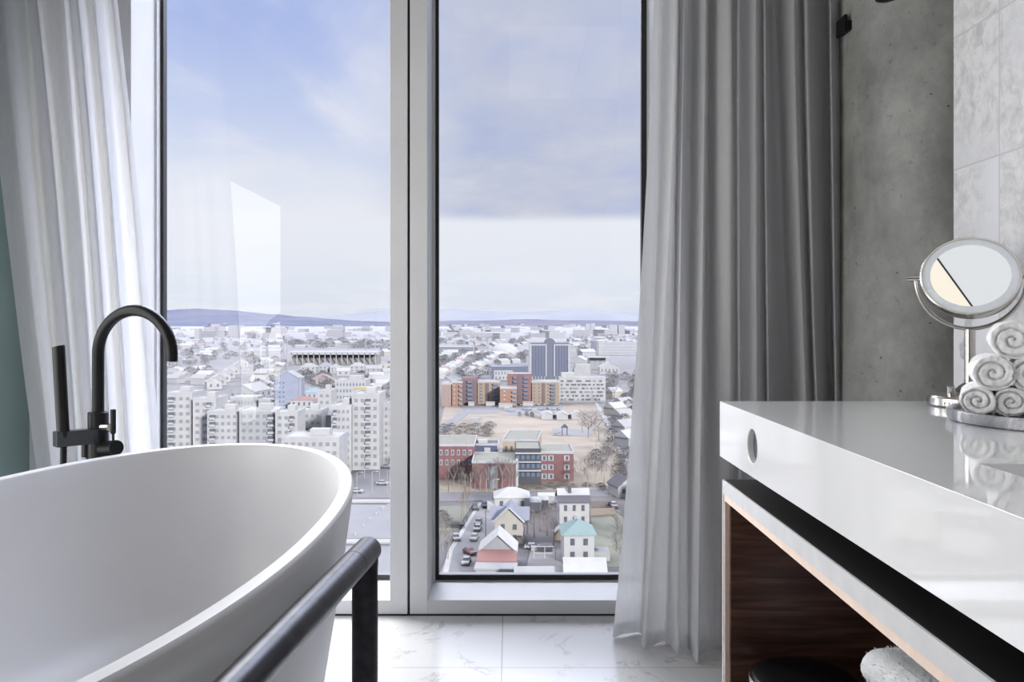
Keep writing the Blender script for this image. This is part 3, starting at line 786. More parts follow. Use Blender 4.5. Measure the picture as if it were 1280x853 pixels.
patch('curved_road', [(546, 534), (555, 528), (566, 523), (573, 517), (580, 511), (590, 511), (583, 520), (571, 530), (560, 541), (546, 546)], g_asl, .24)
patch('street_road', [(535, 616), (640, 616.5), (790, 611), (790, 620), (640, 626.5), (535, 627.5)], g_asph, .2)
patch('avenue_road', [(604, 627), (630, 626), (622, 660), (612, 690), (600, 740), (540, 740), (562, 690)], g_asl, .26)
patch('pavement', [(598, 630), (602, 630), (566, 690), (556, 740), (548, 740), (560, 690)], g_kerb, .3)
patch('lawn_ground', [(535, 634), (590, 633), (572, 662), (535, 668)], g_green, .2)
patch('lawn_ground', [(737, 640), (776, 638), (790, 710), (747, 708)], g_green, .2)
patch('lot_ground', [(664, 686), (740, 690), (742, 740), (650, 740)], g_asl, .2)
patch('driveway_ground', [(640, 680), (690, 680), (690, 690), (640, 690)], g_asph, .24)
patch('side_road', [(744, 500), (757, 499), (776, 525), (800, 560), (800, 590), (782, 570), (760, 530)], g_asl, .2)
patch('pavement', [(741, 501), (744.5, 500), (776, 552), (800, 606), (790, 606), (768, 552)], g_kerb, .3)
# left window, bottom right: car park and lawns
patch('parking_ground', [(425, 612), (500, 556), (500, 623), (425, 623)], g_asl, .2)
patch('kerb', [(420, 626), (500, 626), (500, 629), (420, 629)], g_kerb, .4)
patch('lawn_ground', [(415, 632), (500, 632), (500, 674), (415, 674)], g_grey, .2)
patch('kerb', [(410, 676), (500, 676), (500, 680), (410, 680)], g_kerb, .4)
patch('lot_ground', [(400, 684), (500, 684), (500, 735), (400, 735)], g_grey, .2)
patch('street_road', [(554, 470), (560, 464), (640, 440), (660, 434), (664, 436), (640, 446), (600, 470), (585, 478), (565, 478)], g_asl, .3)
patch('field_ground', [(380, 452), (480, 452), (488, 458), (376, 460)], g_green, .3)
patch('field_ground', [(546, 424), (640, 424), (640, 428), (546, 428)], g_purp, .3)

# ---- hills on the horizon, haze painted into their colours
def ridge(n, crest, Yc, Yb, m, seed):
    nx_ = 240; mb = MB(); vs = []
    xs0, xs1 = crest[0][0], crest[-1][0]
    for j, f in enumerate((0, .25, .5, .75, .92, 1.0, 1.15)):
        for i in range(nx_ + 1):
            xp = xs0 + (xs1 - xs0) * i / nx_
            for (a, b) in zip(crest, crest[1:]):
                if a[0] <= xp <= b[0]: yp = a[1] + (b[1] - a[1]) * (xp - a[0]) / (b[0] - a[0])
            yp += .7 * noise.noise(Vector((xp * .05, seed, 0))) + .35 * noise.noise(Vector((xp * .2, seed, 3)))
            hC = (HZ - yp) * Yc / 1000 + G
            if f <= 1: Y = Yb + (Yc - Yb) * f; h = hC * f ** 1.15 * (1 + .10 * noise.noise(Vector((xp * .08, f * 4, seed))) * (1 - f))
            else: Y = Yc * 1.1; h = 0
            vs.append(((xp - VX) * Yc / 1000, Y, GZ + max(0, h)))
    W = nx_ + 1
    mb.add(vs, [(j * W + i, j * W + i + 1, (j + 1) * W + i + 1, (j + 1) * W + i) for j in range(6) for i in range(nx_)])
    o = mb.obj(n, m, smooth=60); struct(o)
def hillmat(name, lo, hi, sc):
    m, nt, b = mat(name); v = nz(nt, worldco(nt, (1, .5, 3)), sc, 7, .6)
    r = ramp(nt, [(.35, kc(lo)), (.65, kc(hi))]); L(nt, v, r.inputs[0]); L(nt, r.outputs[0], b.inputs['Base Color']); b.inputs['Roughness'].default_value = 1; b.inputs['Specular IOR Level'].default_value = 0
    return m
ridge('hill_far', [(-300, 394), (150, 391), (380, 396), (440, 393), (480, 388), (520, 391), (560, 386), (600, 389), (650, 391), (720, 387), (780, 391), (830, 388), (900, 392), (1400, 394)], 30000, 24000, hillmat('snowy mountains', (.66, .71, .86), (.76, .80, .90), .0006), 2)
ridge('hill_left', [(-300, 394), (100, 393), (207, 388), (240, 386), (270, 387), (300, 389), (340, 393), (390, 397), (440, 401), (500, 403), (520, 404)], 12000, 7000, hillmat('haze-blue hill', (.34, .38, .56), (.46, .49, .66), .0015), 5)
ridge('hill_right', [(480, 405), (540, 402), (570, 401), (610, 401), (640, 399.5), (668, 399), (700, 400.5), (740, 400.5), (780, 401.5), (850, 402), (1000, 400), (1400, 398)], 11500, 7000, hillmat('haze-lilac heath', (.36, .37, .52), (.52, .52, .64), .002), 9)

# ---- trees
def bare_tree(seed, h, m_trunk, m_twig, spread=.5, levels=4, upright=.5):
    r = random.Random(seed); tr, tw = MB(), MB()
    def grow(p, d, ln, rad, lv):
        q = p + d * ln
        (tr if lv < 2 else tw).tube([p, p.lerp(q, .5) + Vector((r.uniform(-1, 1), r.uniform(-1, 1), 0)) * ln * .04, q], [rad, rad * .8, rad * .55], 4 if lv < 2 else 3, cap=False)
        if lv >= levels: return
        for k in range(5 if lv == 0 else (4 if lv < 3 else 3)):
            f = r.uniform(.35, 1) if lv else r.uniform(.3, 1)
            a = r.uniform(0, 2 * PI)
            side = Vector((math.cos(a), math.sin(a), r.uniform(-.1, .5)))
            nd = (d * upright + side * spread).normalized()
            grow(p + d * ln * f, nd, ln * r.uniform(.42, .62), rad * .5, lv + 1)
    grow(Vector((0, 0, 0)), Vector((0, 0, 1)), h * .62, h * .016, 0)
    return tr.mesh('trunk', m_trunk), tw.mesh('branches', m_twig)
def tree_proto(seed, **k): return bare_tree(seed, 1.0, **k)
BT = {'birch': [tree_proto(i, m_trunk=e_bark, m_twig=e_twig, spread=.42, upright=.75) for i in (1, 2, 3)],
      'wide': [tree_proto(i, m_trunk=e_twig, m_twig=e_twig, spread=.7, upright=.5) for i in (4, 5, 6)],
      'dry': [tree_proto(i, m_trunk=e_twigl, m_twig=e_twigl, spread=.3, upright=.95, levels=5) for i in (7,)]}
def plant(kind, p, h, label, group=None, fat=1.0):
    a, b = R.choice(BT[kind]); claim(p, h * .22)
    t = thing('bare_tree', label, 'tree', p, R.uniform(0, 6.28), group); t.scale = (h * fat, h * fat, h)
    for n, me in (('trunk', a), ('branches', b)):
        o = bpy.data.objects.new(n, me); COL.objects.link(o); o.parent = t
def blob(seed, m, flat=1.0, cone=False):
    r = random.Random(seed); mb = MB(); rings = []
    if not cone:
        mb.tube([(0, 0, 0), (0, 0, .45)], [.03, .02], 4, cap=False)
        for k in range(640):
            z = r.uniform(.08, 1); a = r.uniform(0, 6.283); q = math.sqrt(r.random()) * .5 * math.sin(PI * min(1, z * .92 + .06)) ** .7
            p = Vector((q * math.cos(a), q * math.sin(a), z * flat)); d = Vector((p.x, p.y, r.uniform(-.1, .5))).normalized() * r.uniform(.06, .13)
            e = d.cross(Vector((r.uniform(-1, 1), r.uniform(-1, 1), r.uniform(-1, 1)))).normalized() * r.uniform(.008, .022)
            mb.add([p - e, p + e, p + d + Vector((0, 0, .02))], [(0, 1, 2)])
        return mb.mesh('tree', m)
    for j in range(7):
        v = j / 6; ring = []
        rad = (math.sin(PI * (.08 + .9 * v)) if not cone else (1 - v) * .9 + .05) * .5
        for k in range(10):
            a = 2 * PI * k / 10; q = rad * r.uniform(.7, 1.2)
            ring.append((q * math.cos(a), q * math.sin(a), v * flat + r.uniform(-.04, .04)))
        rings.append(ring)
    mb.loft(rings); return mb.mesh('tree', m)
BL = {'dark': [blob(i, e_ever) for i in (1, 2)] + [blob(3, e_ever, cone=True)], 'brown': [blob(i, e_bush) for i in (4, 5, 6)], 'grey': [blob(i, X('grey thicket', (.24, .22, .24))) for i in (7, 8)]}
def far_tree(kind, p, h, label, group, fat=1.0):
    o = bpy.data.objects.new('tree', R.choice(BL[kind])); COL.objects.link(o); o.location = p - Vector((0, 0, .3)); o.scale = (h * fat, h * fat, h); o.rotation_euler.z = R.uniform(0, 6)
    tag(o, label, 'tree', group)

# ---- cars
def car(label, x, y, paint, heading, group=None):
    t = thing('car', label, 'car', gp(x, y), heading, group); t.location.z = GZ + .28
    b = MB().prism([(-2.1, .35), (-2.15, .62), (-2.0, .85), (-1.1, .95), (1.95, .98), (2.15, .75), (2.1, .35)], 'x', -.88, .88)
    # profile was (y, z): length runs along local y
    b.obj('body', paint, t, bevel=.06)
    c = MB().add([(-.80, -1.15, .94), (.80, -1.15, .94), (.80, 1.7, .96), (-.80, 1.7, .96), (-.66, -.45, 1.44), (.66, -.45, 1.44), (.66, 1.15, 1.44), (-.66, 1.15, 1.44)],
                 [(0, 1, 5, 4), (1, 2, 6, 5), (2, 3, 7, 6), (3, 0, 4, 7)])
    c.obj('windows', e_win, t)
    MB().box(-.68, .68, -.5, 1.2, 1.43, 1.48).obj('roof', paint, t)
    for sx_ in (-.86, .86):
        for yy in (-1.35, 1.35):
            MB().tube([(sx_ - .1, yy, .32), (sx_ + .1, yy, .32)], .32, 14).obj('wheel', e_tyre, t)
    return t
p_white = X('white car paint', (.9, .9, .93), rough=.3); p_silver = X('silver car paint', (.62, .63, .67), rough=.3); p_black = X('black car paint', (.05, .05, .07), rough=.3)
p_blue = X('dark blue car paint', (.08, .09, .22), rough=.3); p_red = X('red car paint', (.6, .16, .14), rough=.3)
car('dark car parked at the top of the avenue beside the lawn', 594, 638, p_black, .15)
car('dark blue car parked at the street corner by the white hip-roofed house', 606, 635, p_blue, .1)
car('black car turning at the pavement left of the avenue', 571, 660, p_black, 1.45)
car('silver car in the queue on the avenue, the one furthest up', 598, 656.5, p_silver, -.12)
car('white car right behind the silver queue leader on the avenue', 597, 664, p_white, -.12)
car('silver grey car alone in mid avenue below the queued pair', 593, 676, p_silver, -.12)
car('silver car parked at the left edge of the avenue under the bare tree', 570, 676, p_silver, .2)
car('white car at the bottom of the avenue near the red gabled house', 583, 706, p_white, -.1)
car('red car just above the white one at the bottom of the avenue', 587, 694, p_red, .6)
car('white car parked on the driveway right of the red gabled house', 666, 688, p_white, 1.5)
car('white van-like car standing by the fence right of the dark-roofed house', 767, 635, p_white, .1)
car('white car in the left car park near the window mullion', 478, 607, p_white, 1.4)
car('silver car at the upper edge of the left car park', 484, 586, p_silver, 1.3)
car('white car at the left edge of the left car park by the bathtub', 446, 617, p_white, 1.5)
for i in range(14):
    car('small parked car among the row in front of the tan apartment block', 652 + (i % 7) * 7.2 + (i // 7) * 3, 507.5 + (i // 7) * 5.5, (p_white, p_silver, p_black)[i % 3] if i % 2 else p_white, R.uniform(-.15, .15), 'cars parked before the tan block')

# ---- street lamps and poles
def lamp(label, x, yb, h, group=None, arm=1.6):
    t = thing('street_lamp', label, 'street lamp', gp(x, yb), 0, group)
    MB().tube([(0, 0, 0), (0, 0, h)], [.13, .09], 8).obj('pole', e_pole, t)
    MB().tube([(0, 0, h - .02), (arm * .6, 0, h + .25), (arm, 0, h + .25)], .07, 6).obj('arm', e_pole, t)
    MB().box(arm - .35, arm + .5, -.2, .2, h + .15, h + .32).obj('lamp_head', e_roofw, t)
lamp('street lamp on the avenue kerb beside the blue-roofed house', 607, 674, 7.5)
lamp('street lamp at the street corner above the avenue', 616, 628, 7)
lamp('street lamp by the street right of the bare tree row', 755, 612, 9)
for i, x in enumerate((552, 567, 579, 600)):
    lamp('street lamp beside the curved road in front of the dark hedge', x, 546 - i * .5, 9, 'lamps along the curved road')
for i in range(5):
    lamp('tall pale lamp post standing in the left car park', 446 + i * 9.5, 622 - i * .6 - (i % 2) * 22, 8, 'lamp posts of the left car park')
for i, (x, y) in enumerate([(444, 671), (454, 660), (462, 652), (470, 645), (478, 638), (485, 634)]):
    t = thing('bollard', 'white bollard in the slanting row across the grey lawn', 'bollard', gp(x, y), 0, 'row of white bollards on the grey lawn')
    MB().lathe([(.22, 0), (.22, .75), (.12, .95)], 10).obj('post', e_roofw, t); MB().lathe([(.24, .72), (.30, .85), (.24, 1.0), (.02, 1.05)], 10).obj('cap', e_roofw, t)

# ---- near houses on the right
h_ = house('white house with white hip roof at the head of the avenue', 640, 640, 10.5, 9, 4.2, 2.4, 'hip', e_white, e_roofw, .02, (3, 1))
ub(h_, 'annexe', e_white, 7.0, 2.5, 1.4, 4, 5, 2.8); ub(h_, 'porch', e_white, -6.3, 2.0, 1.2, 2.4, 3.4, 2.4)
h_ = house('cream house with blue grey cross-gabled roof and white bargeboards', 636, 682, 7.2, 10, 6.2, 3.2, 'gable_y', e_cream, e_roofb, -.06, (2, 2))
wg = MB().prism([(1.5, 6.1), (7.5, 6.1), (4.5, 9.0)], 'x', -5.2, 5.2); wg.obj('cross_gable', e_roofb, h_)
for q in (-1, 1): MB().tube([(q * 4.0, -.45, 6.0), (0, -.45, 9.75)], .22, 4).obj('bargeboard', e_roofw, h_)
h_ = house('house with white saddle roof and red front gable at the avenue foot', 622, 712, 8.2, 7.5, 4.4, 3.6, 'gable_y', e_white, e_roofw, -.04, None, .5, e_grey)
MB().prism([(-4.15, .0), (4.15, 0), (4.15, 4.6), (-4.15, 4.6)], 'y', -.25, 0).obj('brick_front', e_roofr, h_)
MB().add([(-4.4, -.3, 4.6), (4.4, -.3, 4.6), (4.6, -3.6, 3.0), (-4.6, -3.6, 3.0), (-4.4, -.3, 4.3), (4.4, -.3, 4.3), (4.6, -3.6, 2.7), (-4.6, -3.6, 2.7)], [(0, 1, 2, 3), (7, 6, 5, 4), (0, 3, 7, 4), (1, 5, 6, 2), (3, 2, 6, 7)]).obj('lean_to_roof', e_roofr, h_)
MB().box(-4.8, 4.8, -8.5, -3.7, 2.4, 2.75).obj('flat_roof', e_roofl, h_)
MB().box(-4.5, 4.5, -8.2, -.3, 0, 2.4).obj('lean_to', e_lgrey, h_)
h_ = house('tall white house with dark near roof slope and chimney', 718, 660, 8.3, 8.5, 7.2, 2.6, 'gable_x', e_white, e_roofd, .03, (3, 2), .45, None, True)
s_ = 2.6 / 4.25
MB().prism([(1.9, 7.2 + s_ * 1.9 + .26), (4.28, 10.08), (4.28, 10.16), (1.9, 7.2 + s_ * 1.9 + .34)], 'x', -4.62, 4.62).obj('white_slope', e_roofw, h_)  # upper part of the near slope white, lower part dark
h_ = house('white house with teal hip roof in the right yard', 724, 706, 7.2, 9, 7.0, 2.6, 'hip', e_white, e_teal, .02, (2, 2), .6)
MB().box(3.9, 7.6, 2.0, 6.5, 0, 2.3).obj('side_shed', e_roofl, h_); ub(h_, 'chimney', e_roofl, -.3, 5.5, 9.7, .8, .8, 1.4)
house('white-roofed house cut by the lower window frame, right side', 732, 745, 8.5, 7, 4.6, 2.2, 'gable_x', e_white, e_roofw, -.02, (2, 1))
house('low pale house roof cut by the lower window frame, middle', 673, 742, 9.5, 6, 3.2, 1.4, 'gable_x', e_lgrey, e_roofl, .02, (3, 1))
h_ = house('tiny white garden shed between bare trees', 701, 676, 3.0, 2.8, 2.0, 1.1, 'gable_y', e_beige, e_roofw, .1, None, .25, None, False, 'garden_shed'); ub(h_, 'door', e_wood, 0, -.03, .95, 1.1, .1, 1.7)
house('white flat garage beside the white hip-roofed house', 672, 637, 6.5, 5, 2.6, .5, 'gable_x', e_white, e_roofw, 0, None, .2, None, False, 'garage')
house('small white garage behind the bare trees by the street', 683, 630, 5.0, 4, 2.4, .5, 'gable_x', e_lgrey, e_roofw, 0, None, .2, None, False, 'garage')
house('dark-roofed house at the right edge beside the curtain', 785, 622, 7, 8, 3.6, 2.8, 'gable_y', e_white, e_roofd, .3, (2, 1))
def fence(label, a, b_, h, m):
    p, q = gp(*a), gp(*b_); d = q - p; n = max(2, int(d.length / 2.5)); t = thing('garden_fence', label, 'fence', p, math.atan2(d.y, d.x))
    MB().box(0, d.length, -.04, .04, .15, h).obj('panel', m, t)
    for i in range(n + 1): ub(t, 'post', m, d.length * i / n, 0, h / 2 + .05, .14, .14, h + .1)
fence('pale wooden garden fence right of the dark-roofed house', (738, 646), (768, 644), 2.2, e_wood)
fence('white fence along the lot below the driveway', (664, 690), (690, 690), 1.6, e_roofw)
fence('long dark fence on the street behind the dark-roofed house', (737, 634), (766, 634), 1.8, e_twig)
gt = thing('goal_posts', 'white open goal-like frame standing on the lot by the fence', 'goal', gp(681, 700))
for xx in (-2.6, 0, 2.6): ub(gt, 'post', e_roofw, xx, 0, 1.6, .16, .16, 3.2)
for z in (1.6, 3.2): ub(gt, 'rail', e_roofw, 0, 0, z, 5.3, .16, .16)

# ---- brick L-shaped school-like building
t, w, H = block('brick_building', 'left wing of the brick complex with grey green flat roof', 'building', 530, 593, 557, 600, 24, e_brick, e_roofg, 0, 0, par=.35)
wins(t, -w / 2 + 3, w / 2 - .5, 4.5, H - .8, 7, 2, e_frame, .5, .55); wins(t, -w / 2 + 3, w / 2 - .5, 4.5, H - .8, 7, 2, e_win, .3, .4, -.08, 'pane')
t, w, H = block('brick_building', 'blue glazed stair link between the brick wings', 'building', 590, 623, 556, 592, 10, e_navy, e_roofd, 0, 0, par=.4)
ub(t, 'skylight', e_roofw, -1.0, 4, H + .7, 3.5, 3, 1.3); ub(t, 'window', e_frame, .8, -.1, H - 2.4, 2.3, .3, 2.6); ub(t, 'window', e_frame, w / 2 - .2, -.1, H - 3, .5, .4, 6.5)
t, w, H = block('brick_building', 'beige rendered rear wing of the brick complex', 'building', 628, 672, 551, 588, 26, e_beige, e_roofg, 2, 6, e_win, .3, .35, .5, None, -.10)
t, w, H = block('brick_building', 'front wing of the brick complex behind the birch row', 'building', 590, 647, 578, 611, 19, e_brick, e_roofg, 0, 0, par=.4)
ub(t, 'stair_window', e_winl, -.7, -.08, H / 2 - .7, 3.2, .3, H - 1.2); ub(t, 'gable_edge', e_frame, w / 2 - .2, 4, H / 2, .9, 8.4, H + 1.0)
wins(t, 2.2, w / 2 - 1, 1, H - 2, 3, 3, e_win, .35, .4)
t, w, H = block('brick_building', 'glazed entrance wing with balconies between the brick wings', 'building', 644, 676, 562, 607, 16, e_dark, e_roofg, 0, 0, par=.3)
for z in (H * .42, H * .66, H * .9): ub(t, 'balcony', e_frame, 0, -.6, z, w, 1.4, .4)
for z in (H * .3, H * .54, H * .78): wins(t, -w / 2, w / 2, z - 1.1, z + 1.1, 5, 1, e_winb, .7, .7)
t, w, H = block('brick_building', 'right wing of the brick complex with white window frames', 'building', 674, 717, 566, 602, 17, e_brick, e_roofg, 0, 0, par=.45)
for c in (-w * .36, -w * .16, w * .30):
    for r in range(3):
        ub(t, 'window', e_frame, c, -.06, 1.8 + r * H / 3.15, 1.9, .2, 1.9); ub(t, 'pane', e_win, c + .1, -.12, 1.8 + r * H / 3.15, .9, .2, 1.4)

# ---- row of brown and tan apartment blocks
def balcs(t, x, H, n, w, m=e_winb):
    for i in range(n): ub(t, 'balcony', m, x, -.5, 1.6 + i * (H - 1.2) / n, w, 1.6, (H - 2) / n * .55)
A_ = 'apartment_block'
t, w, H = block(A_, 'salmon brick apartment block at the left end of the row', 'apartment block', 552, 565, 480, 508, 16, e_salmon, e_roofl, 5, 2, e_winl, .3, .4)
t, w, H = block(A_, 'orange brick stair block beside the salmon one', 'apartment block', 564, 578, 478, 508, 15, e_orange, e_roofl, 5, 2, e_frame, .28, .3); balcs(t, w / 2 - 1, H, 5, 2, e_winl)
t, w, H = block(A_, 'dark maroon brick block with blue balcony stack', 'apartment block', 577, 596, 473, 507, 16, e_mar, e_roofd, 6, 3, e_win, .2, .3, .3); balcs(t, .5, H, 6, 3.6); MB().box(-w / 2, w / 2, -.2, 0, H - 1.6, H).obj('red_band', e_red, t)
t, w, H = block(A_, 'tan brick block with dark recess left of the orange one', 'apartment block', 597, 625, 477.5, 506, 15, e_tan, e_roofl, 0, 0)
ub(t, 'recess', e_mar, -1.2, -.1, H / 2 - .5, 2.4, .3, H - 1); wins(t, -w / 2, -3, 1, H - .6, 1, 6, e_win, .4, .35); wins(t, .6, 3.6, 1, H - .6, 1, 6, e_win, .4, .35); balcs(t, w / 2 - 3, H, 6, 3.4)
t, w, H = block(A_, 'orange brick lower block in front of the tall red one', 'apartment block', 625, 646, 485.5, 509, 13, e_orange, e_roofl, 4, 2, e_frame, .25, .3); balcs(t, w / 2 - 1.6, H, 4, 2.8, e_winl)
t, w, H = block(A_, 'tall red and maroon brick block in the middle of the row', 'apartment block', 634, 665, 468, 506, 17, e_red, e_roofl, 0, 0, par=.3)
ub(t, 'recess', e_mar, .6, -.1, H / 2, 4.2, .3, H - .4); balcs(t, -3, H, 7, 2.6); balcs(t, w / 2 - 4.2, H, 7, 3.2); wins(t, -w / 2 + .5, -w / 2 + 4, 1, H - .6, 2, 7, e_win, .3, .3)
t, w, H = block(A_, 'tan brick block beside the white office building', 'apartment block', 664, 699, 477.5, 506, 15, e_tan, e_roofl, 0, 0)
ub(t, 'recess', e_mar, -1.2, -.1, H / 2 - .5, 2.2, .3, H - 1); wins(t, -w / 2 + .5, -2.6, 1, H - .6, 2, 6, e_win, .3, .35); balcs(t, w / 2 - 4.2, H, 6, 3.2); wins(t, .5, 3.5, 1, H - .6, 1, 6, e_win, .35, .35)
for x, y, ww in ((589, 508, 4), (613, 508, 6), (632, 510, 9), (660, 508, 7)):
    p = gp(x, y); t = thing('entrance_canopy', 'white entrance box before the brick apartment row', 'canopy', p, 0, 'entrance boxes before the apartment row')
    MB().box(-ww / 2, ww / 2, 0, 3, 0, 2.6).obj('wall', e_white, t); MB().box(-ww / 2 - .2, ww / 2 + .2, -.3, 3.2, 2.6, 2.9).obj('roof', e_roofw, t)

# ---- white office with long window bands
t, w, H = block('office_building', 'white six-storey office block with broken window bands', 'office building', 699, 757, 472.5, 503, 14, e_white, e_roofl, 0, 0, par=.35)
rr_ = random.Random(3)
for r in range(6):
    z = 1.4 + r * (H - 1.6) / 6
    x = -w / 2 + 1
    while x < w / 2 - 2:
        ln = rr_.choice((1.5, 2.2, 4.2))
        ub(t, 'window', e_win if rr_.random() < .75 else e_winl, x + ln / 2, -.06, z + .5, ln * .9, .2, 1.25); x += ln + rr_.choice((.5, 1.2, 2.2))
ub(t, 'penthouse', e_white, -w / 2 + 6.2, 5, H + 1.7, 9, 6, 3.6); ub(t, 'retaining_wall', e_grey, 0, -3.0, .7, w + 8, .6, 1.4)
# ---- dark glass tower
t, w, H = block('glass_tower', 'dark blue glass tower framed in white with rounded top', 'office tower', 661.5, 713, 429, 476, 22, e_navy, e_roofd, 0, 0, par=0)
for c, ww in ((-w * .275, w * .37), (w * .285, w * .35)):
    ub(t, 'glass_panel', X('tower glass', (.015, .05, .19), rough=.1, spec=.2), c, -.12, H * .53, ww, .4, H * .80)
    for q in (-1, 1): ub(t, 'white_frame', e_frame, c + q * ww / 2, -.3, H * .53, 1.2, .8, H * .84)
    ub(t, 'white_frame', e_frame, c, -.3, H * .95, ww + 1.2, .8, 1.3); 
    for k in range(1, 5): ub(t, 'mullion', e_blue, c - ww / 2 + ww * k / 5, -.35, H * .53, .22, .3, H * .8)
    for k in range(5): ub(t, 'ground_pier', e_frame, c - ww / 2 + ww * (k + .5) / 5, -.3, H * .06, .8, .6, H * .12)
for q in (-1, 1): ub(t, 'corner_pier', e_lgrey, q * (w / 2 - .7), -.2, H / 2, 2.0, .9, H)
MB().prism([(5.2 * math.cos(a), H + 4.6 * math.sin(a)) for a in [PI * k / 12 for k in range(13)]], 'y', 2, 12).obj('rounded_top', e_navy, t)
# low dark blue building in front, dome, hangar and other landmarks
t, w, H = block('low_building', 'low dark blue building left of the glass tower', 'building', 614, 660, 459, 476, 24, e_navy, X('blue roofing', (.26, .33, .55)), 0, 0, par=.2)
ub(t, 'white_front', e_white, -6, -.3, 5.0, 18, .5, 9.5); wins(t, -14.5, 3, 5, 9.4, 6, 1, e_winb, .4, .6, -.5); wins(t, -14.5, 3, .6, 4.6, 5, 1, e_win, .4, .6, -.5)
p = gp(630, 443); t = thing('sports_dome', 'low white sports dome beyond the tree-lined street', 'dome', p)
dm = []
for j in range(9):
    a = j / 8 * PI / 2; dm.append((26 * math.cos(a) + .01, 17 * math.sin(a)))
d_ = MB().lathe(dm, 40); d_.v = [(x * 1.0, y * 1.5 + 30, z) for x, y, z in d_.v]; d_.obj('shell', e_roofw, t, smooth=60); MB().box(-27, -6, 2, 40, 0, 5.5).obj('base_wall', e_blue, t); MB().box(-6, 26, 4, 40, 0, 3.5).obj('base_wall', e_white, t)
block('hangar', 'long low hangar with pale roof at the left of the right window', 'hangar', 540, 590, 434, 441, 30, e_navy, e_roofl, 0, 0, par=0)
block('long_office', 'long white office with thin horizontal bands far right', 'office building', 748, 800, 428, 444, 24, e_white, e_roofl, 4, 1, e_blue, .84, .28)
t, w, H = block('office_building', 'white office corner with dark end wall next to the long one', 'office building', 740, 747.5, 426, 444, 20, e_lgrey, e_roofl, 0, 0, par=.2); ub(t, 'dark_end', e_navy, -w / 2 + 4, -.2, H / 2, 8, .5, H * .95)
block('white_hall', 'white windowless hall behind the white office block', 'hall', 719, 738, 456, 474, 14, e_white, e_roofw, 0, 0, par=.4)
block('white_hall', 'small white hall stepping down left of the bigger one', 'hall', 717.5, 726, 461, 475, 12, e_white, e_roofw, 0, 0, par=.3)
house('white barn-like house right of the white halls', 762, 468, 21, 15, 7.5, 5, 'gable_y', e_white, e_roofw, 0, (5, 1), .4)
t, w, H = block('low_building', 'grey flat-roofed building on columns behind the white barn', 'building', 737, 757, 447, 462, 26, e_grey, e_roofl, 0, 0, par=.3); ub(t, 'canopy', e_roofl, 0, -3, H + .4, w + 10, 14, 1); wins(t, -w / 2, w / 2, .5, H - 1, 3, 1, e_lgrey, .4, .9)
house('low white barn right of the glass tower', 721, 454, 22, 26, 4, 5, 'gable_y', e_white, e_roofw, -.3, None)
for x0, x1, yt, yb, lab in ((732, 738, 405, 417, 'slim pale tower block on the far right, left of a pair'), (738.5, 744, 404, 417.5, 'slim pale tower block on the far right, second of the pair'),
                            (762, 772, 406, 418, 'broad pale tower block at the far right edge'), (773, 781, 406.5, 418, 'broad grey tower block beside the far right edge'),
                            (285.5, 297, 407, 422, 'white tower block alone before the haze-blue hill'), (243, 249, 411, 424, 'slim white tower block left of the lone one')):
    block('tower_block', lab, 'tower block', x0, x1, yt, yb, 26, e_lgrey if 'grey' in lab else e_white, e_roofl, 4, 3, e_winl, .4, .4, 0)
# containers, tents, small buildings on the field
for i, (x, y, ww) in enumerate(((684, 525, 6.5), (703, 525.5, 6.5), (721, 525, 6))):
    house(['white tent hall on the field, the one nearest the apartment cars', 'white tent hall on the field, the middle one of three', 'white tent hall on the field beside the bare trees'][i], x, y, ww, 9, 3.0, 1.6, 'gable_y', e_white, e_roofw, 0, None, .2, None, False, 'tent_hall')
t, w, H = block('container_shed', 'grey lilac container shed by the curved road', 'shed', 588, 599, 523.5, 530, 5, e_lgrey, e_roofl, 0, 0, par=.1)
for i, (x, y) in enumerate(((634, 514), (640, 516), (668, 516), (692, 523), (711, 523))):
    t, w, H = block('container_shed', 'small storage container standing on the field among parked cars', 'shed', x - 3.5, x + 3.5, y - 4, y, 3, (e_lgrey, e_blue)[i % 2], e_roofw, 0, 0, par=0, group='storage containers on the field')
t = thing('climbing_frame', 'small dark blue playground tower on the sandy field', 'climbing frame', gp(706, 545))
for xx in (-1.2, 1.2):
    for yy in (0, 2): ub(t, 'post', e_navy, xx, yy, 2, .25, .25, 4)
MB().add([(-1.8, -.6, 4), (1.8, -.6, 4), (1.8, 2.6, 4), (-1.8, 2.6, 4), (0, 1, 6)], [(0, 1, 4), (1, 2, 4), (2, 3, 4), (3, 0, 4), (3, 2, 1, 0)]).obj('roof', e_navy, t); MB().add([(-1.2, 0, 2), (-1.2, 1.6, 2), (-6, 1.6, .2), (-6, 0, .2)], [(0, 1, 2, 3)]).obj('slide', e_navy, t)

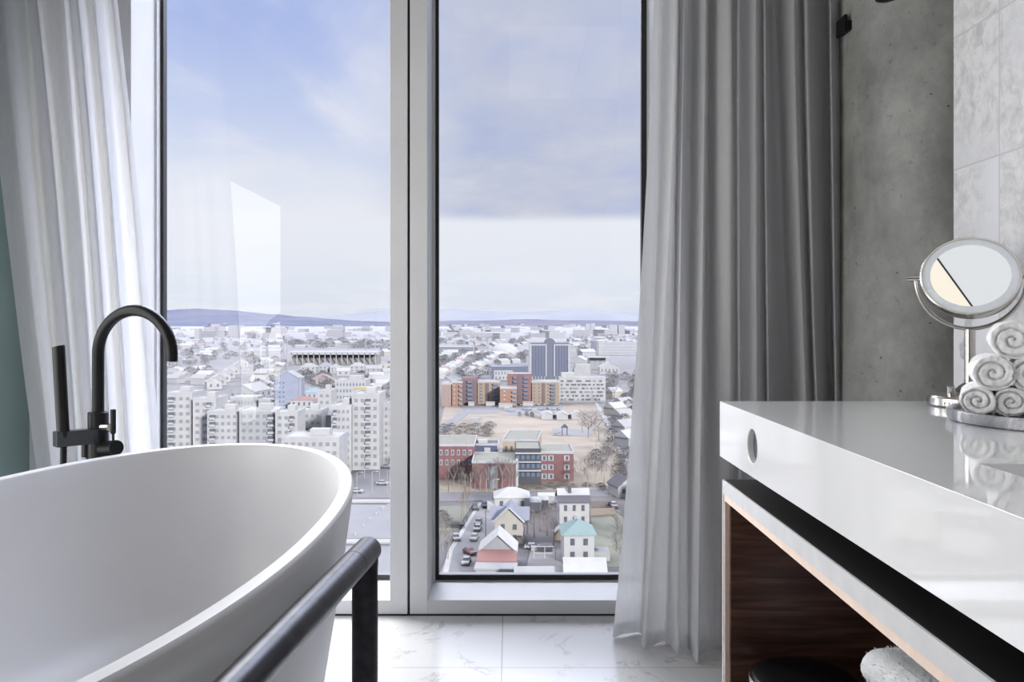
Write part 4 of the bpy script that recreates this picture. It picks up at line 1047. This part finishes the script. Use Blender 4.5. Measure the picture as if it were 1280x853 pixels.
# ---- left window landmarks
p = gp(417, 456); t = thing('stadium_stand', 'long stadium stand with white roof on slim columns', 'stadium')
t.location = p; Yp = p.y; sw = 112 * Yp / 1000
MB().box(-sw / 2, sw / 2, -6, 24, 15.0, 17.0).obj('roof', e_roofw, t); MB().add([(-sw / 2, 0, 0), (sw / 2, 0, 0), (sw / 2, 20, 12), (-sw / 2, 20, 12), (-sw / 2, 20, 0), (sw / 2, 20, 0)], [(0, 1, 2, 3), (0, 3, 4), (1, 5, 2), (3, 2, 5, 4)]).obj('terrace', X('stadium seats', (.50, .47, .42)), t)
for k in range(16): ub(t, 'column', e_frame, -sw / 2 + sw * (k + .5) / 16, -1, 7.5, .9, .9, 15)
for i, (x, yt, yb) in enumerate(((354.5, 421, 458), (359, 421, 458.5), (457, 421, 452), (469, 420, 452))):
    X0, X1, Y, H = span(x, x, yt, yb)
    t = thing('floodlight_mast', ['stadium floodlight mast left of the stand, outer one', 'stadium floodlight mast left of the stand, inner one', 'stadium floodlight mast behind the right part of the stand', 'stadium floodlight mast at the right end of the stand'][i], 'floodlight mast', (X0, Y, GZ))
    MB().tube([(0, 0, 0), (0, 0, H)], [.9, .5], 8).obj('mast', e_pole, t); MB().box(-2.4, 2.4, -.4, .4, H - 1, H + 3).obj('lamp_panel', e_roofw, t)
t = house('light blue gabled apartment house in the left window', 359, 522, 14.5, 14, 23, 4.2, 'gable_y', e_blue, e_roofl, .05, None, .3)
wins(t, -5.5, -1, 8, 22, 2, 5, e_win, .35, .3); ub(t, 'white_edge', e_frame, 7.3, 2, 12, .9, 4, 24)
for i in range(6): ub(t, 'balcony', e_frame, -8.2, 3, 5 + i * 3, 3, 4, 1.1)
house('white apartment house with red hip roof in the left window', 377, 527, 13, 11, 12, 2.0, 'hip', e_white, e_roofr, 0, (4, 3))
house('white house with light blue roof above the red-roofed one', 390, 506, 14, 12, 8, 3.0, 'hip', e_white, e_rooflb, 0, (4, 2))
house('grey house with red roof in front of the stadium', 408, 482, 19, 14, 5, 5, 'gable_y', e_cream, e_roofr, .5, (3, 1))
house('white villa with grey hip roof below the stadium, leftmost', 385, 467, 17, 12, 7, 4, 'hip', e_white, e_roofl, 0, (3, 2))
house('white villa with blue grey roof below the middle of the stadium', 406, 466, 15, 12, 7, 4, 'hip', e_white, e_roofb, 0, (3, 2))
house('white twin villa right of the blue grey roofed one', 418, 466.5, 10, 12, 6, 4, 'hip', e_white, e_roofl, 0, (2, 2))
house('white villa on the rise below the right half of the stadium', 446, 466, 17, 14, 7, 4, 'hip', e_white, e_roofl, 0, (3, 2))
house('pale villa at the right end of the stadium road', 467, 468, 17, 12, 6, 3.4, 'gable_x', e_cream, e_roofl, 0, (3, 2))
house('white villa against the window mullion below the stadium', 482, 466, 14, 12, 8, 4, 'gable_y', e_white, e_roofl, .2, (2, 2))
house('white low house between the white villas and the office', 429, 470, 13, 10, 5, 3, 'gable_x', e_white, e_roofw, .2, (2, 1))
house('long pale house at the mullion behind the white apartment towers', 478, 484, 16, 10, 7, 2.5, 'gable_x', e_lgrey, e_roofl, 0, (5, 2))
t, w, H = block('office_building', 'white square office with regular windows in the left window', 'office building', 419, 457, 476, 502, 20, e_white, e_roofl, 3, 9, e_winb, .4, .42); ub(t, 'roof_house', e_white, w * .12, 9, H + 1.5, 9, 7, 3)
t, w, H = block('low_building', 'apartment roof with yellow cladding by the mullion', 'building', 441, 472, 489, 530, 14, e_white, e_yel, 0, 0, par=.3); ub(t, 'yellow_storey', e_yel, 0, 6, H + .9, w * .9, 9, 1.8)
house('big pale barn-roofed hall left of the blue gabled house', 302, 500, 20, 26, 6, 5, 'gable_y', e_lgrey, e_roofl, -.2, (4, 1))
for i in range(7):
    house('pale terraced house in the stepped row climbing toward the hill', 268 + i * 6, 487 - i * 4.6, 12, 11, 6, 4, 'gable_y', (e_white, e_lgrey)[i % 2], (e_roofl, e_roofw)[i % 2], .5, (2, 1), group='stepped terrace in the left window')
# the white apartment towers
def tower(label, x0, x1, yt, yb, dep, rows, cols, side=None, dark=None, wallm=None, win=None):
    t, w, H = block('apartment_tower', label, 'apartment tower', x0, x1, yt, yb, dep, wallm or e_white, e_roofw, rows, cols, win or e_winl, .5, .42)
    if dark is not None:
        for i in range(rows):
            z = 1.4 + i * (H - 1.4) / rows
            ub(t, 'balcony', e_win, dark * w, -.3, z + .8, w * .17, 1.0, (H / rows) * .5); ub(t, 'balcony_rail', e_frame, dark * w, -.9, z + .1, w * .19, .3, .9)
    ub(t, 'roof_house', e_white, w * .1, dep * .5, H + 1.2, w * .35, dep * .3, 2.4)
    return t
tower('white apartment tower at the far left window edge', 204, 240, 492, 572, 14, 8, 4, None, -.2)
tower('white apartment tower with stepped top second from the left edge', 241, 270, 499, 574, 14, 8, 3, None, .2)
tower('white apartment tower with dark balcony columns above the tub rim', 259, 298, 515, 580, 13, 7, 5, None, -.32)
tower('pale apartment tower right of the dark balcony columns', 299, 345, 514, 582, 13, 7, 5, None, .38, e_lgrey)
tower('white apartment tower with one dark balcony column by the blue house', 344, 372, 516, 584, 12, 7, 3, None, .25)
tower('pale slab apartment building behind the red-roofed house', 372, 402, 514, 570, 12, 6, 4)
tower('slim white apartment tower beside the grey stair shaft', 397, 414, 489, 560, 12, 8, 2, None, None)
tower('broad white apartment tower in front of the mullion, left half', 414, 439, 508, 590, 15, 8, 4, None, -.3)
tower('tall white apartment tower touching the mullion', 440, 474, 494, 588, 16, 9, 4, None, .1)
tower('white apartment tower right at the mullion edge', 479, 497, 505, 582, 15, 8, 3, None, .2)
tower('low white apartment wing just behind the tub rim', 352, 424, 548, 608, 15, 5, 8)
t, w, H = block('stair_shaft', 'grey windowless shaft between white apartment towers', 'building', 404, 421, 520, 566, 8, e_grey, e_roofl, 0, 0, par=.2)
for i, (x0, x1, yt, yb) in enumerate(((288, 322, 497, 521), (323, 338, 500, 522), (270, 287, 503, 523))):
    block('low_building', ['long white-roofed building behind the dark balcony tower', 'white-roofed building left of the blue gabled house', 'low white-edged building behind the stepped tower'][i], 'building', x0, x1, yt, yb, 14, e_lgrey, e_roofw, 2, 8, e_winl, .5, .4)

occ = [(606, 656, 434, 446), (536, 596, 432, 444), (658, 716, 440, 480), (610, 668, 456, 480), (738, 800, 436, 470), (714, 742, 446, 478), (350, 480, 436, 472), (340, 375, 470, 525), (365, 405, 480, 530), (415, 460, 470, 505), (262, 312, 452, 504)]
def free(x, y): return not any(a <= x <= b and c <= y <= d for a, b, c, d in occ)
def woods(n, x0, x1, y0, y1, kinds, h, label, group, fat=1.3):
    k = 0; tries = 0
    while k < n and tries < 6000:
        tries += 1
        x, y = R.uniform(x0, x1), R.uniform(y0, y1); hh = R.uniform(*h)
        if not free(x, y) or not clear(gp(x, y), hh * fat * .58): continue
        claim(gp(x, y), hh * fat * .58)
        far_tree(R.choice(kinds), gp(x, y), hh, label, group, fat); k += 1
# ---- near trees
for i in range(13):
    plant('birch', gp(561 + i * 6.7 + R.uniform(-1, 1), 617 + R.uniform(-2.5, 1)), R.uniform(9.5, 12), 'tall bare birch in the row before the brick complex', 'birch row before the brick complex')
for x, y, h in ((722, 606, 9), (734, 612, 12), (744, 604, 9), (752, 600, 10), (765, 606, 8), (758, 590, 9)):
    plant('birch', gp(x, y), h, 'bare birch right of the brick complex', 'birches right of the brick complex')
for x, y, h in ((735, 548, 14), (743, 543, 13), (728, 541, 12), (748, 552, 14), (739, 536, 11), (730, 533, 10)):
    plant('wide', gp(x, y), h, 'bare spreading tree at the right end of the sandy field', 'bare trees at the right end of the field')
for x, y, h in ((580, 655, 10.5), (584, 653, 11), (577, 656, 8)):
    plant('dry', gp(x, y), h, 'bushy tan poplar at the head of the avenue', 'tan poplars on the lawn corner', .55)
for x, y, h in ((659, 668, 8), (668, 672, 9), (675, 664, 9.5), (684, 670, 9), (690, 660, 8), (664, 655, 7), (680, 655, 8), (692, 682, 7), (697, 648, 8)):
    plant('wide', gp(x, y), h, 'bare garden tree between the two rows of near houses', 'bare garden trees between the near houses')
for x, y, h in ((553, 690, 8), (558, 680, 8), (552, 668, 7), (560, 700, 7.5)):
    plant('birch', gp(x, y), h, 'bare tree at the lower left corner of the right window', 'bare trees at the avenue corner', 1.3)
for x, y, h in ((772, 668, 8), (778, 680, 9), (770, 690, 7), (780, 660, 8), (776, 705, 8)):
    plant('wide', gp(x, y), h, 'bare brownish tree beside the right curtain edge', 'bare trees in the right yard')
for i, (x, y) in enumerate(((556, 654), (552, 650), (742, 700), (650, 684))):
    far_tree('brown', gp(x, y), 3, 'low wintry bush in the gardens near the avenue', 'low garden bushes near the avenue', 1.5)
for x, y in ((758, 512), (763, 506), (768, 502), (750, 497), (756, 492), (742, 494), (735, 497)):
    plant('wide', gp(x, y), 13, 'bare tree along the right-hand road by the white office', 'bare trees along the right-hand road')

# ---- houses and trees filling the middle distance and the far suburbs
def gable_mesh(wm, rm):
    mb = MB().box(-.5, .5, 0, 1, 0, .62, 0)
    mb.add([(-.54, -.04, .6), (.54, -.04, .6), (.54, 1.04, .6), (-.54, 1.04, .6), (-.54, .5, 1.0), (.54, .5, 1.0)], [(0, 1, 5, 4), (2, 3, 4, 5), (1, 2, 5), (3, 0, 4), (3, 2, 1, 0)], 1)
    return mb.mesh('house', [wm, rm])
def flat_mesh(wm, rm):
    mb = MB().box(-.5, .5, 0, 1, 0, .96, 0).box(-.52, .52, -.02, 1.02, .96, 1.0, 1)
    for k in range(3): mb.box(-.45, .45, -.012, 0, .18 + k * .26, .27 + k * .26, 2)
    return mb.mesh('house', [wm, rm, e_winl])
GM = [gable_mesh(e_white, e_roofl), gable_mesh(e_cream, e_roofw), gable_mesh(e_white, e_roofd), gable_mesh(e_lgrey, e_roofw), gable_mesh(e_white, e_roofr)]
FM = [flat_mesh(e_white, e_roofl), flat_mesh(e_lgrey, e_roofw), flat_mesh(e_grey, e_roofl)]
def scatter(n, x0, x1, y0, y1, meshes, wr, hr_, label, group, name='house', cat='house', wts=None):
    k = 0; tries = 0
    while k < n:
        tries += 1
        if tries > 6000: break
        x, y = R.uniform(x0, x1), y0 + (y1 - y0) * R.random() ** 1.0
        w = R.uniform(*wr); p = gp(x, y) + Vector((0, w * .4, 0))
        if not free(x, y) or not clear(p, w * .72): continue
        claim(p, w * .72)
        me = R.choices(meshes, wts)[0] if wts else R.choice(meshes)
        o = bpy.data.objects.new(name, me); COL.objects.link(o); o.location = gp(x, y)
        o.scale = (w, w * R.uniform(.6, 1.0), R.uniform(*hr_)); o.rotation_euler.z = R.choice((0, .3, -.3, .8, 1.57)) + R.uniform(-.1, .1)
        tag(o, label, cat, group); k += 1
W5 = (6, 3, 1.5, 4, .6)
for i in range(15):
    x = 549 + i * 2.9; y = 474 - i * 2.0
    
    if not clear(gp(x, y) + Vector((0, 5, 0)), 6.5): continue
    claim(gp(x, y) + Vector((0, 5, 0)), 8); o = bpy.data.objects.new('house', GM[(0, 3, 1, 4, 0, 3)[i % 6]]); COL.objects.link(o); o.location = gp(x + R.uniform(-1, 1), y); o.scale = (11, 10, 8); o.rotation_euler.z = .6
    tag(o, 'white row house along the slanting street left of the apartment row', 'house', 'row houses along the slanting street')
for i in range(9):
    x = 586 + i * 4; y = 470 - i * 2.6
    
    if not clear(gp(x, y) + Vector((0, 5, 0)), 6.5): continue
    claim(gp(x, y) + Vector((0, 5, 0)), 8); o = bpy.data.objects.new('house', GM[(0, 3, 2, 1)[i % 4]]); COL.objects.link(o); o.location = gp(x + R.uniform(-1, 1), y); o.scale = (12, 10, 8); o.rotation_euler.z = .6
    tag(o, 'white house on the near side of the slanting street', 'house', 'houses on the near side of the slanting street')
for i, (x, y) in enumerate(((768, 513), (775, 508), (782, 503), (776, 520), (786, 513), (792, 522), (786, 530), (772, 498), (790, 545), (796, 560))):
    
    if not clear(gp(x, y) + Vector((0, 4, 0)), 6): continue
    claim(gp(x, y) + Vector((0, 4, 0)), 8); o = bpy.data.objects.new('house', GM[(0, 3, 0, 1)[i % 4]]); COL.objects.link(o); o.location = gp(x, y); o.scale = (11, 9, 8); o.rotation_euler.z = .7
    tag(o, 'white house in the cluster beside the right curtain', 'house', 'houses beside the right curtain')
scatter(48, 206, 490, 425, 447, GM, (12, 22), (7, 12), 'small pale house in the suburb left of the mullion, before the hill', 'suburb houses in the left window', wts=W5)
scatter(34, 206, 490, 405.5, 424, FM, (35, 80), (10, 26), 'tiny pale block on the far plain in the left window', 'far plain blocks in the left window', 'apartment_block', 'apartment block')
scatter(16, 320, 350, 455, 492, GM, (10, 15), (7, 10), 'pale house among trees left of the blue gabled house', 'houses left of the blue gabled house', wts=W5)
scatter(14, 206, 262, 448, 488, GM, (10, 16), (7, 11), 'pale house in the hazy left corner behind the white towers', 'houses in the left corner', wts=W5)
scatter(10, 456, 490, 470, 494, GM, (10, 14), (7, 10), 'pale house close to the mullion above the white towers', 'houses close to the mullion', wts=W5)
scatter(58, 546, 800, 404.5, 424, FM, (35, 75), (9, 24), 'tiny pale block on the far plain in the right window', 'far plain blocks in the right window', 'apartment_block', 'apartment block')
scatter(40, 546, 662, 424, 456, GM, (11, 20), (6, 11), 'small pale house around the white dome', 'houses around the dome', wts=W5)
scatter(30, 714, 800, 420, 462, GM, (14, 26), (7, 12), 'pale house right of the glass tower', 'houses right of the glass tower', wts=W5)
woods(26, 552, 612, 533, 546, ('brown',), (2.0, 3.4), 'dark bush in the hedge below the curved road', 'bushes of the hedge below the curved road', 2.6)
woods(26, 640, 770, 606, 613, ('brown',), (1.6, 2.6), 'low brown bush along the street below the brick complex', 'bushes along the street', 2.2)
woods(8, 648, 700, 518.5, 522, ('dark',), (2, 3.4), 'dark small shrub below the parked cars on the field', 'shrubs below the parked cars', 1)
woods(46, 340, 490, 428, 437, ('dark', 'dark', 'grey'), (8, 14), 'dark tree in the belt behind the stadium', 'tree belt behind the stadium', 2.2)
woods(40, 206, 345, 426, 480, ('grey', 'brown', 'grey'), (7, 12), 'greyish tree among the hazy houses in the left window', 'trees among the hazy left houses', 1.6)
woods(30, 320, 490, 458, 498, ('brown', 'dark', 'grey'), (6, 11), 'brown garden tree around the villas below the stadium', 'garden trees below the stadium', 1.4)
woods(40, 546, 660, 422, 440, ('grey', 'dark', 'brown'), (7, 12), 'tree around the dome and hangar', 'trees around the dome', 2.0)
woods(44, 546, 662, 443, 474, ('brown', 'grey', 'brown', 'dark'), (7, 12), 'brown tree along the slanting street', 'trees along the slanting street', 1.5)
woods(34, 714, 800, 422, 470, ('grey', 'brown', 'dark'), (7, 13), 'tree in the district right of the glass tower', 'trees right of the glass tower', 1.6)
woods(26, 757, 800, 470, 560, ('brown', 'grey', 'brown'), (5, 9), 'brown tree beside the right-hand road', 'trees beside the right-hand road', 1.4)
woods(10, 744, 790, 560, 605, ('brown', 'grey'), (4, 7), 'wintry bush on the slope right of the brick complex', 'bushes right of the brick complex', 1.6)
# thin belts of woodland on the far plain
def belt(p, w, h, label, group):
    rw = R; vs = []; kk = 9
    for i in range(kk): vs.append((-w + 2 * w * i / (kk - 1), 0, -.5))
    for i in range(kk): vs.append((-w + 2 * w * i / (kk - 1), 6, h * rw.uniform(.5, 1) * (1 if 0 < i < kk - 1 else .3)))
    for i in range(kk): vs.append((-w + 2 * w * i / (kk - 1), 22, -.5))
    o = MB().add(vs, [(j * kk + i, j * kk + i + 1, (j + 1) * kk + i + 1, (j + 1) * kk + i) for j in range(2) for i in range(kk - 1)]).obj('tree_belt', X('far woodland', (.20, .20, .25)))
    o.location = p; tag(o, label, 'woodland', group)
for x0, x1, n, lab, g_ in ((206, 490, 70, 'thin dark belt of woodland on the far plain left of the mullion', 'woodland belts left of the mullion'), (546, 800, 75, 'thin dark belt of woodland on the far plain right of the mullion', 'woodland belts right of the mullion')):
    k = tries = 0
    while k < n and tries < 9000:
        tries += 1
        p = gp(R.uniform(x0, x1), R.uniform(404.5, 425)); w = p.y * R.uniform(.002, .006)
        fs_ = [Vector((p.x + w * f, p.y + 11, 0)) for f in (-.8, -.4, 0, .4, .8)]
        if not all(clear(q, w * .22 + 8) for q in fs_): continue
        for q in fs_: claim(q, w * .22 + 8)
        belt(p, w, R.uniform(6, 11), lab, g_); k += 1
# the town goes on behind the mullion and past the window edges
fm = MB(); rf = random.Random(77); cnt = 0; tries = 0
while cnt < 900 and tries < 12000:
    tries += 1
    band = rf.random()
    x = rf.uniform(500, 534) if band < .25 else (rf.uniform(60, 196) if band < .55 else rf.uniform(812, 1050))
    y = 405 + 290 * rf.random() ** 2.6; p = gp(x, y)
    w = rf.uniform(9, 16) * (1 if y > 425 else 2.4); h = w * rf.uniform(.35, .6)
    hw_ = w * .85 * 1000 / p.y
    if x < 205 < x + hw_ or (490 < x < 546 and (x - hw_ < 490 or x + hw_ > 544)) or (x > 800 and x - hw_ < 802): continue
    if not clear(p + Vector((0, w * .4, 0)), w * .7): continue
    claim(p + Vector((0, w * .4, 0)), w * .7); cnt += 1
    a = rf.uniform(-.7, .7); Q = Matrix.Translation(p) @ Matrix.Rotation(a, 4, 'Z')
    mw, mr = rf.choice(((0, 2), (0, 3), (1, 2), (0, 4)))
    b8 = [Q @ Vector(v) for v in ((-w / 2, 0, 0), (w / 2, 0, 0), (w / 2, w * .8, 0), (-w / 2, w * .8, 0), (-w / 2, 0, h), (w / 2, 0, h), (w / 2, w * .8, h), (-w / 2, w * .8, h))]
    fm.add(b8, [(0, 1, 5, 4), (1, 2, 6, 5), (2, 3, 7, 6), (3, 0, 4, 7)], mw)
    r6 = [Q @ Vector(v) for v in ((-w * .53, -w * .03, h), (w * .53, -w * .03, h), (w * .53, w * .83, h), (-w * .53, w * .83, h), (-w * .53, w * .4, h * 1.5), (w * .53, w * .4, h * 1.5))]
    fm.add(r6, [(0, 1, 5, 4), (2, 3, 4, 5), (1, 2, 5), (3, 0, 4)], mr)
o = fm.obj('distant_housing', [e_white, e_cream, e_roofl, e_roofw, e_roofd])
tag(o, 'mass of small pale houses of the town beyond the window edges', 'houses', None, 'stuff')
#CITY-END

# ------------------------------------------------------------------ sky
wd = bpy.data.worlds.new('sky'); S.world = wd; wd.use_nodes = True
nt = wd.node_tree; bg = nt.nodes['Background']
tc = N(nt, 'ShaderNodeTexCoord'); sx = N(nt, 'ShaderNodeSeparateXYZ'); L(nt, tc.outputs['Generated'], sx.inputs[0])
def mth(op, a, b=None, clamp=False):
    n = N(nt, 'ShaderNodeMath', operation=op); n.use_clamp = clamp
    for i, v in enumerate((a, b)):
        if v is None: continue
        if isinstance(v, (int, float)): n.inputs[i].default_value = v
        else: L(nt, v, n.inputs[i])
    return n.outputs[0]
def smooth(v, lo, hi):
    n = N(nt, 'ShaderNodeMapRange', interpolation_type='SMOOTHSTEP'); L(nt, v, n.inputs[0])
    n.inputs[1].default_value = lo; n.inputs[2].default_value = hi
    return n.outputs[0]
z_ = sx.outputs['Z']; x_ = sx.outputs['X']
base = ramp(nt, [(0, (.74, .79, .90)), (.05, (.80, .84, .93)), (.12, (.86, .88, .95)), (.24, (.58, .66, .90)), (.38, (.36, .46, .84)), (.50, (.92, .90, .87))])
L(nt, z_, base.inputs[0])
zz = mth('ADD', mth('MAXIMUM', z_, 0), .10)
cb = N(nt, 'ShaderNodeCombineXYZ'); L(nt, mth('DIVIDE', x_, zz), cb.inputs[0]); L(nt, mth('MULTIPLY', mth('DIVIDE', sx.outputs['Y'], zz), .8), cb.inputs[1])
n1 = nz(nt, cb.outputs[0], .9, 7, .55, .6); n2 = nz(nt, cb.outputs[0], 2.3, 6, .6, .3)
wisp = smooth(n1, .42, .68)
c = mixc(nt, mth('MULTIPLY', wisp, .8), base.outputs[0], (.86, .87, .94))
bank = mth('MULTIPLY', smooth(z_, .118, .134), smooth(x_, -.20, -.02))
g_ = ramp(nt, [(.3, (.46, .52, .74)), (.55, (.57, .60, .73)), (.75, (.66, .68, .78))]); L(nt, n2, g_.inputs[0])
c = mixc(nt, mth('MULTIPLY', bank, .92), c, g_.outputs[0])
low = smooth(z_, -.02, .002)
c = mixc(nt, low, (.45, .44, .47), c)
L(nt, c, bg.inputs[0])
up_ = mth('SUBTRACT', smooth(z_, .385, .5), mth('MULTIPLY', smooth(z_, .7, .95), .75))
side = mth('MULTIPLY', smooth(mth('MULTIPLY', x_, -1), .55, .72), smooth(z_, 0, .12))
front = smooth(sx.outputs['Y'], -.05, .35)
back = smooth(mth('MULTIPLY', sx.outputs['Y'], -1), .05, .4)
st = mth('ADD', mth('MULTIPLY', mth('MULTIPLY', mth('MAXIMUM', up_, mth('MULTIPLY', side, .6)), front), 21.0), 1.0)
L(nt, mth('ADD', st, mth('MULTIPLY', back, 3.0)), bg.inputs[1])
sun = bpy.data.lights.new('sun', 'SUN'); sun.energy = 17; sun.angle = .12; sun.color = (1, .96, .91)
so = bpy.data.objects.new('sun', sun); COL.objects.link(so)
so.rotation_euler = Vector((-.50, .80, -.30)).to_track_quat('-Z', 'Y').to_euler()

# ------------------------------------------------------------------ added fill lights and daylight portals
def area(name, loc, aim, sx_, sy_, e, col=(1, 1, 1)):
    l = bpy.data.lights.new(name, 'AREA'); l.shape = 'RECTANGLE'; l.size = sx_; l.size_y = sy_; l.energy = e; l.color = col
    o = bpy.data.objects.new(name, l); COL.objects.link(o); o.location = loc
    o.rotation_euler = (Vector(aim) - Vector(loc)).to_track_quat('-Z', 'Y').to_euler()
    return o
area('left_fill', (-1.69, 1.3, 1.15), (0, 1.3, 1.15), 2.0, 1.5, 40, (1, .98, .96))  # unseen fill light added to brighten counter front and column
area('back_fill', (-.2, -2.9, .9), (-.2, 0, .9), 2.6, 1.4, 4, (1, .97, .93))  # weak unseen fill added behind the camera
for x0, x1 in (W1, W2):
    p = area('daylight_portal', ((x0 + x1) / 2, D + .30, CEIL / 2), ((x0 + x1) / 2, 0, CEIL / 2), x1 - x0, CEIL, 1)
    p.data.cycles.is_portal = True

# ------------------------------------------------------------------ camera
cam = bpy.data.cameras.new('camera'); co_ = bpy.data.objects.new('camera', cam); COL.objects.link(co_); S.camera = co_
co_.location = (0, 0, EYE); co_.rotation_euler = (PI / 2, 0, 0)
cam.sensor_width = 36; cam.sensor_fit = 'HORIZONTAL'; cam.lens = 36 * 1000 / 1280
cam.shift_x = (640 - VX) / 1280; cam.shift_y = -(426.5 - HZ) / 1280
cam.clip_start = .02; cam.clip_end = 60000
S.view_settings.view_transform = 'Standard'; S.view_settings.look = 'None'
S.view_settings.exposure = 0; S.view_settings.gamma = 1
S.cycles.max_bounces = 10; S.cycles.transparent_max_bounces = 16; S.cycles.caustics_reflective = False; S.cycles.caustics_refractive = False
S.cycles.sample_clamp_indirect = 6
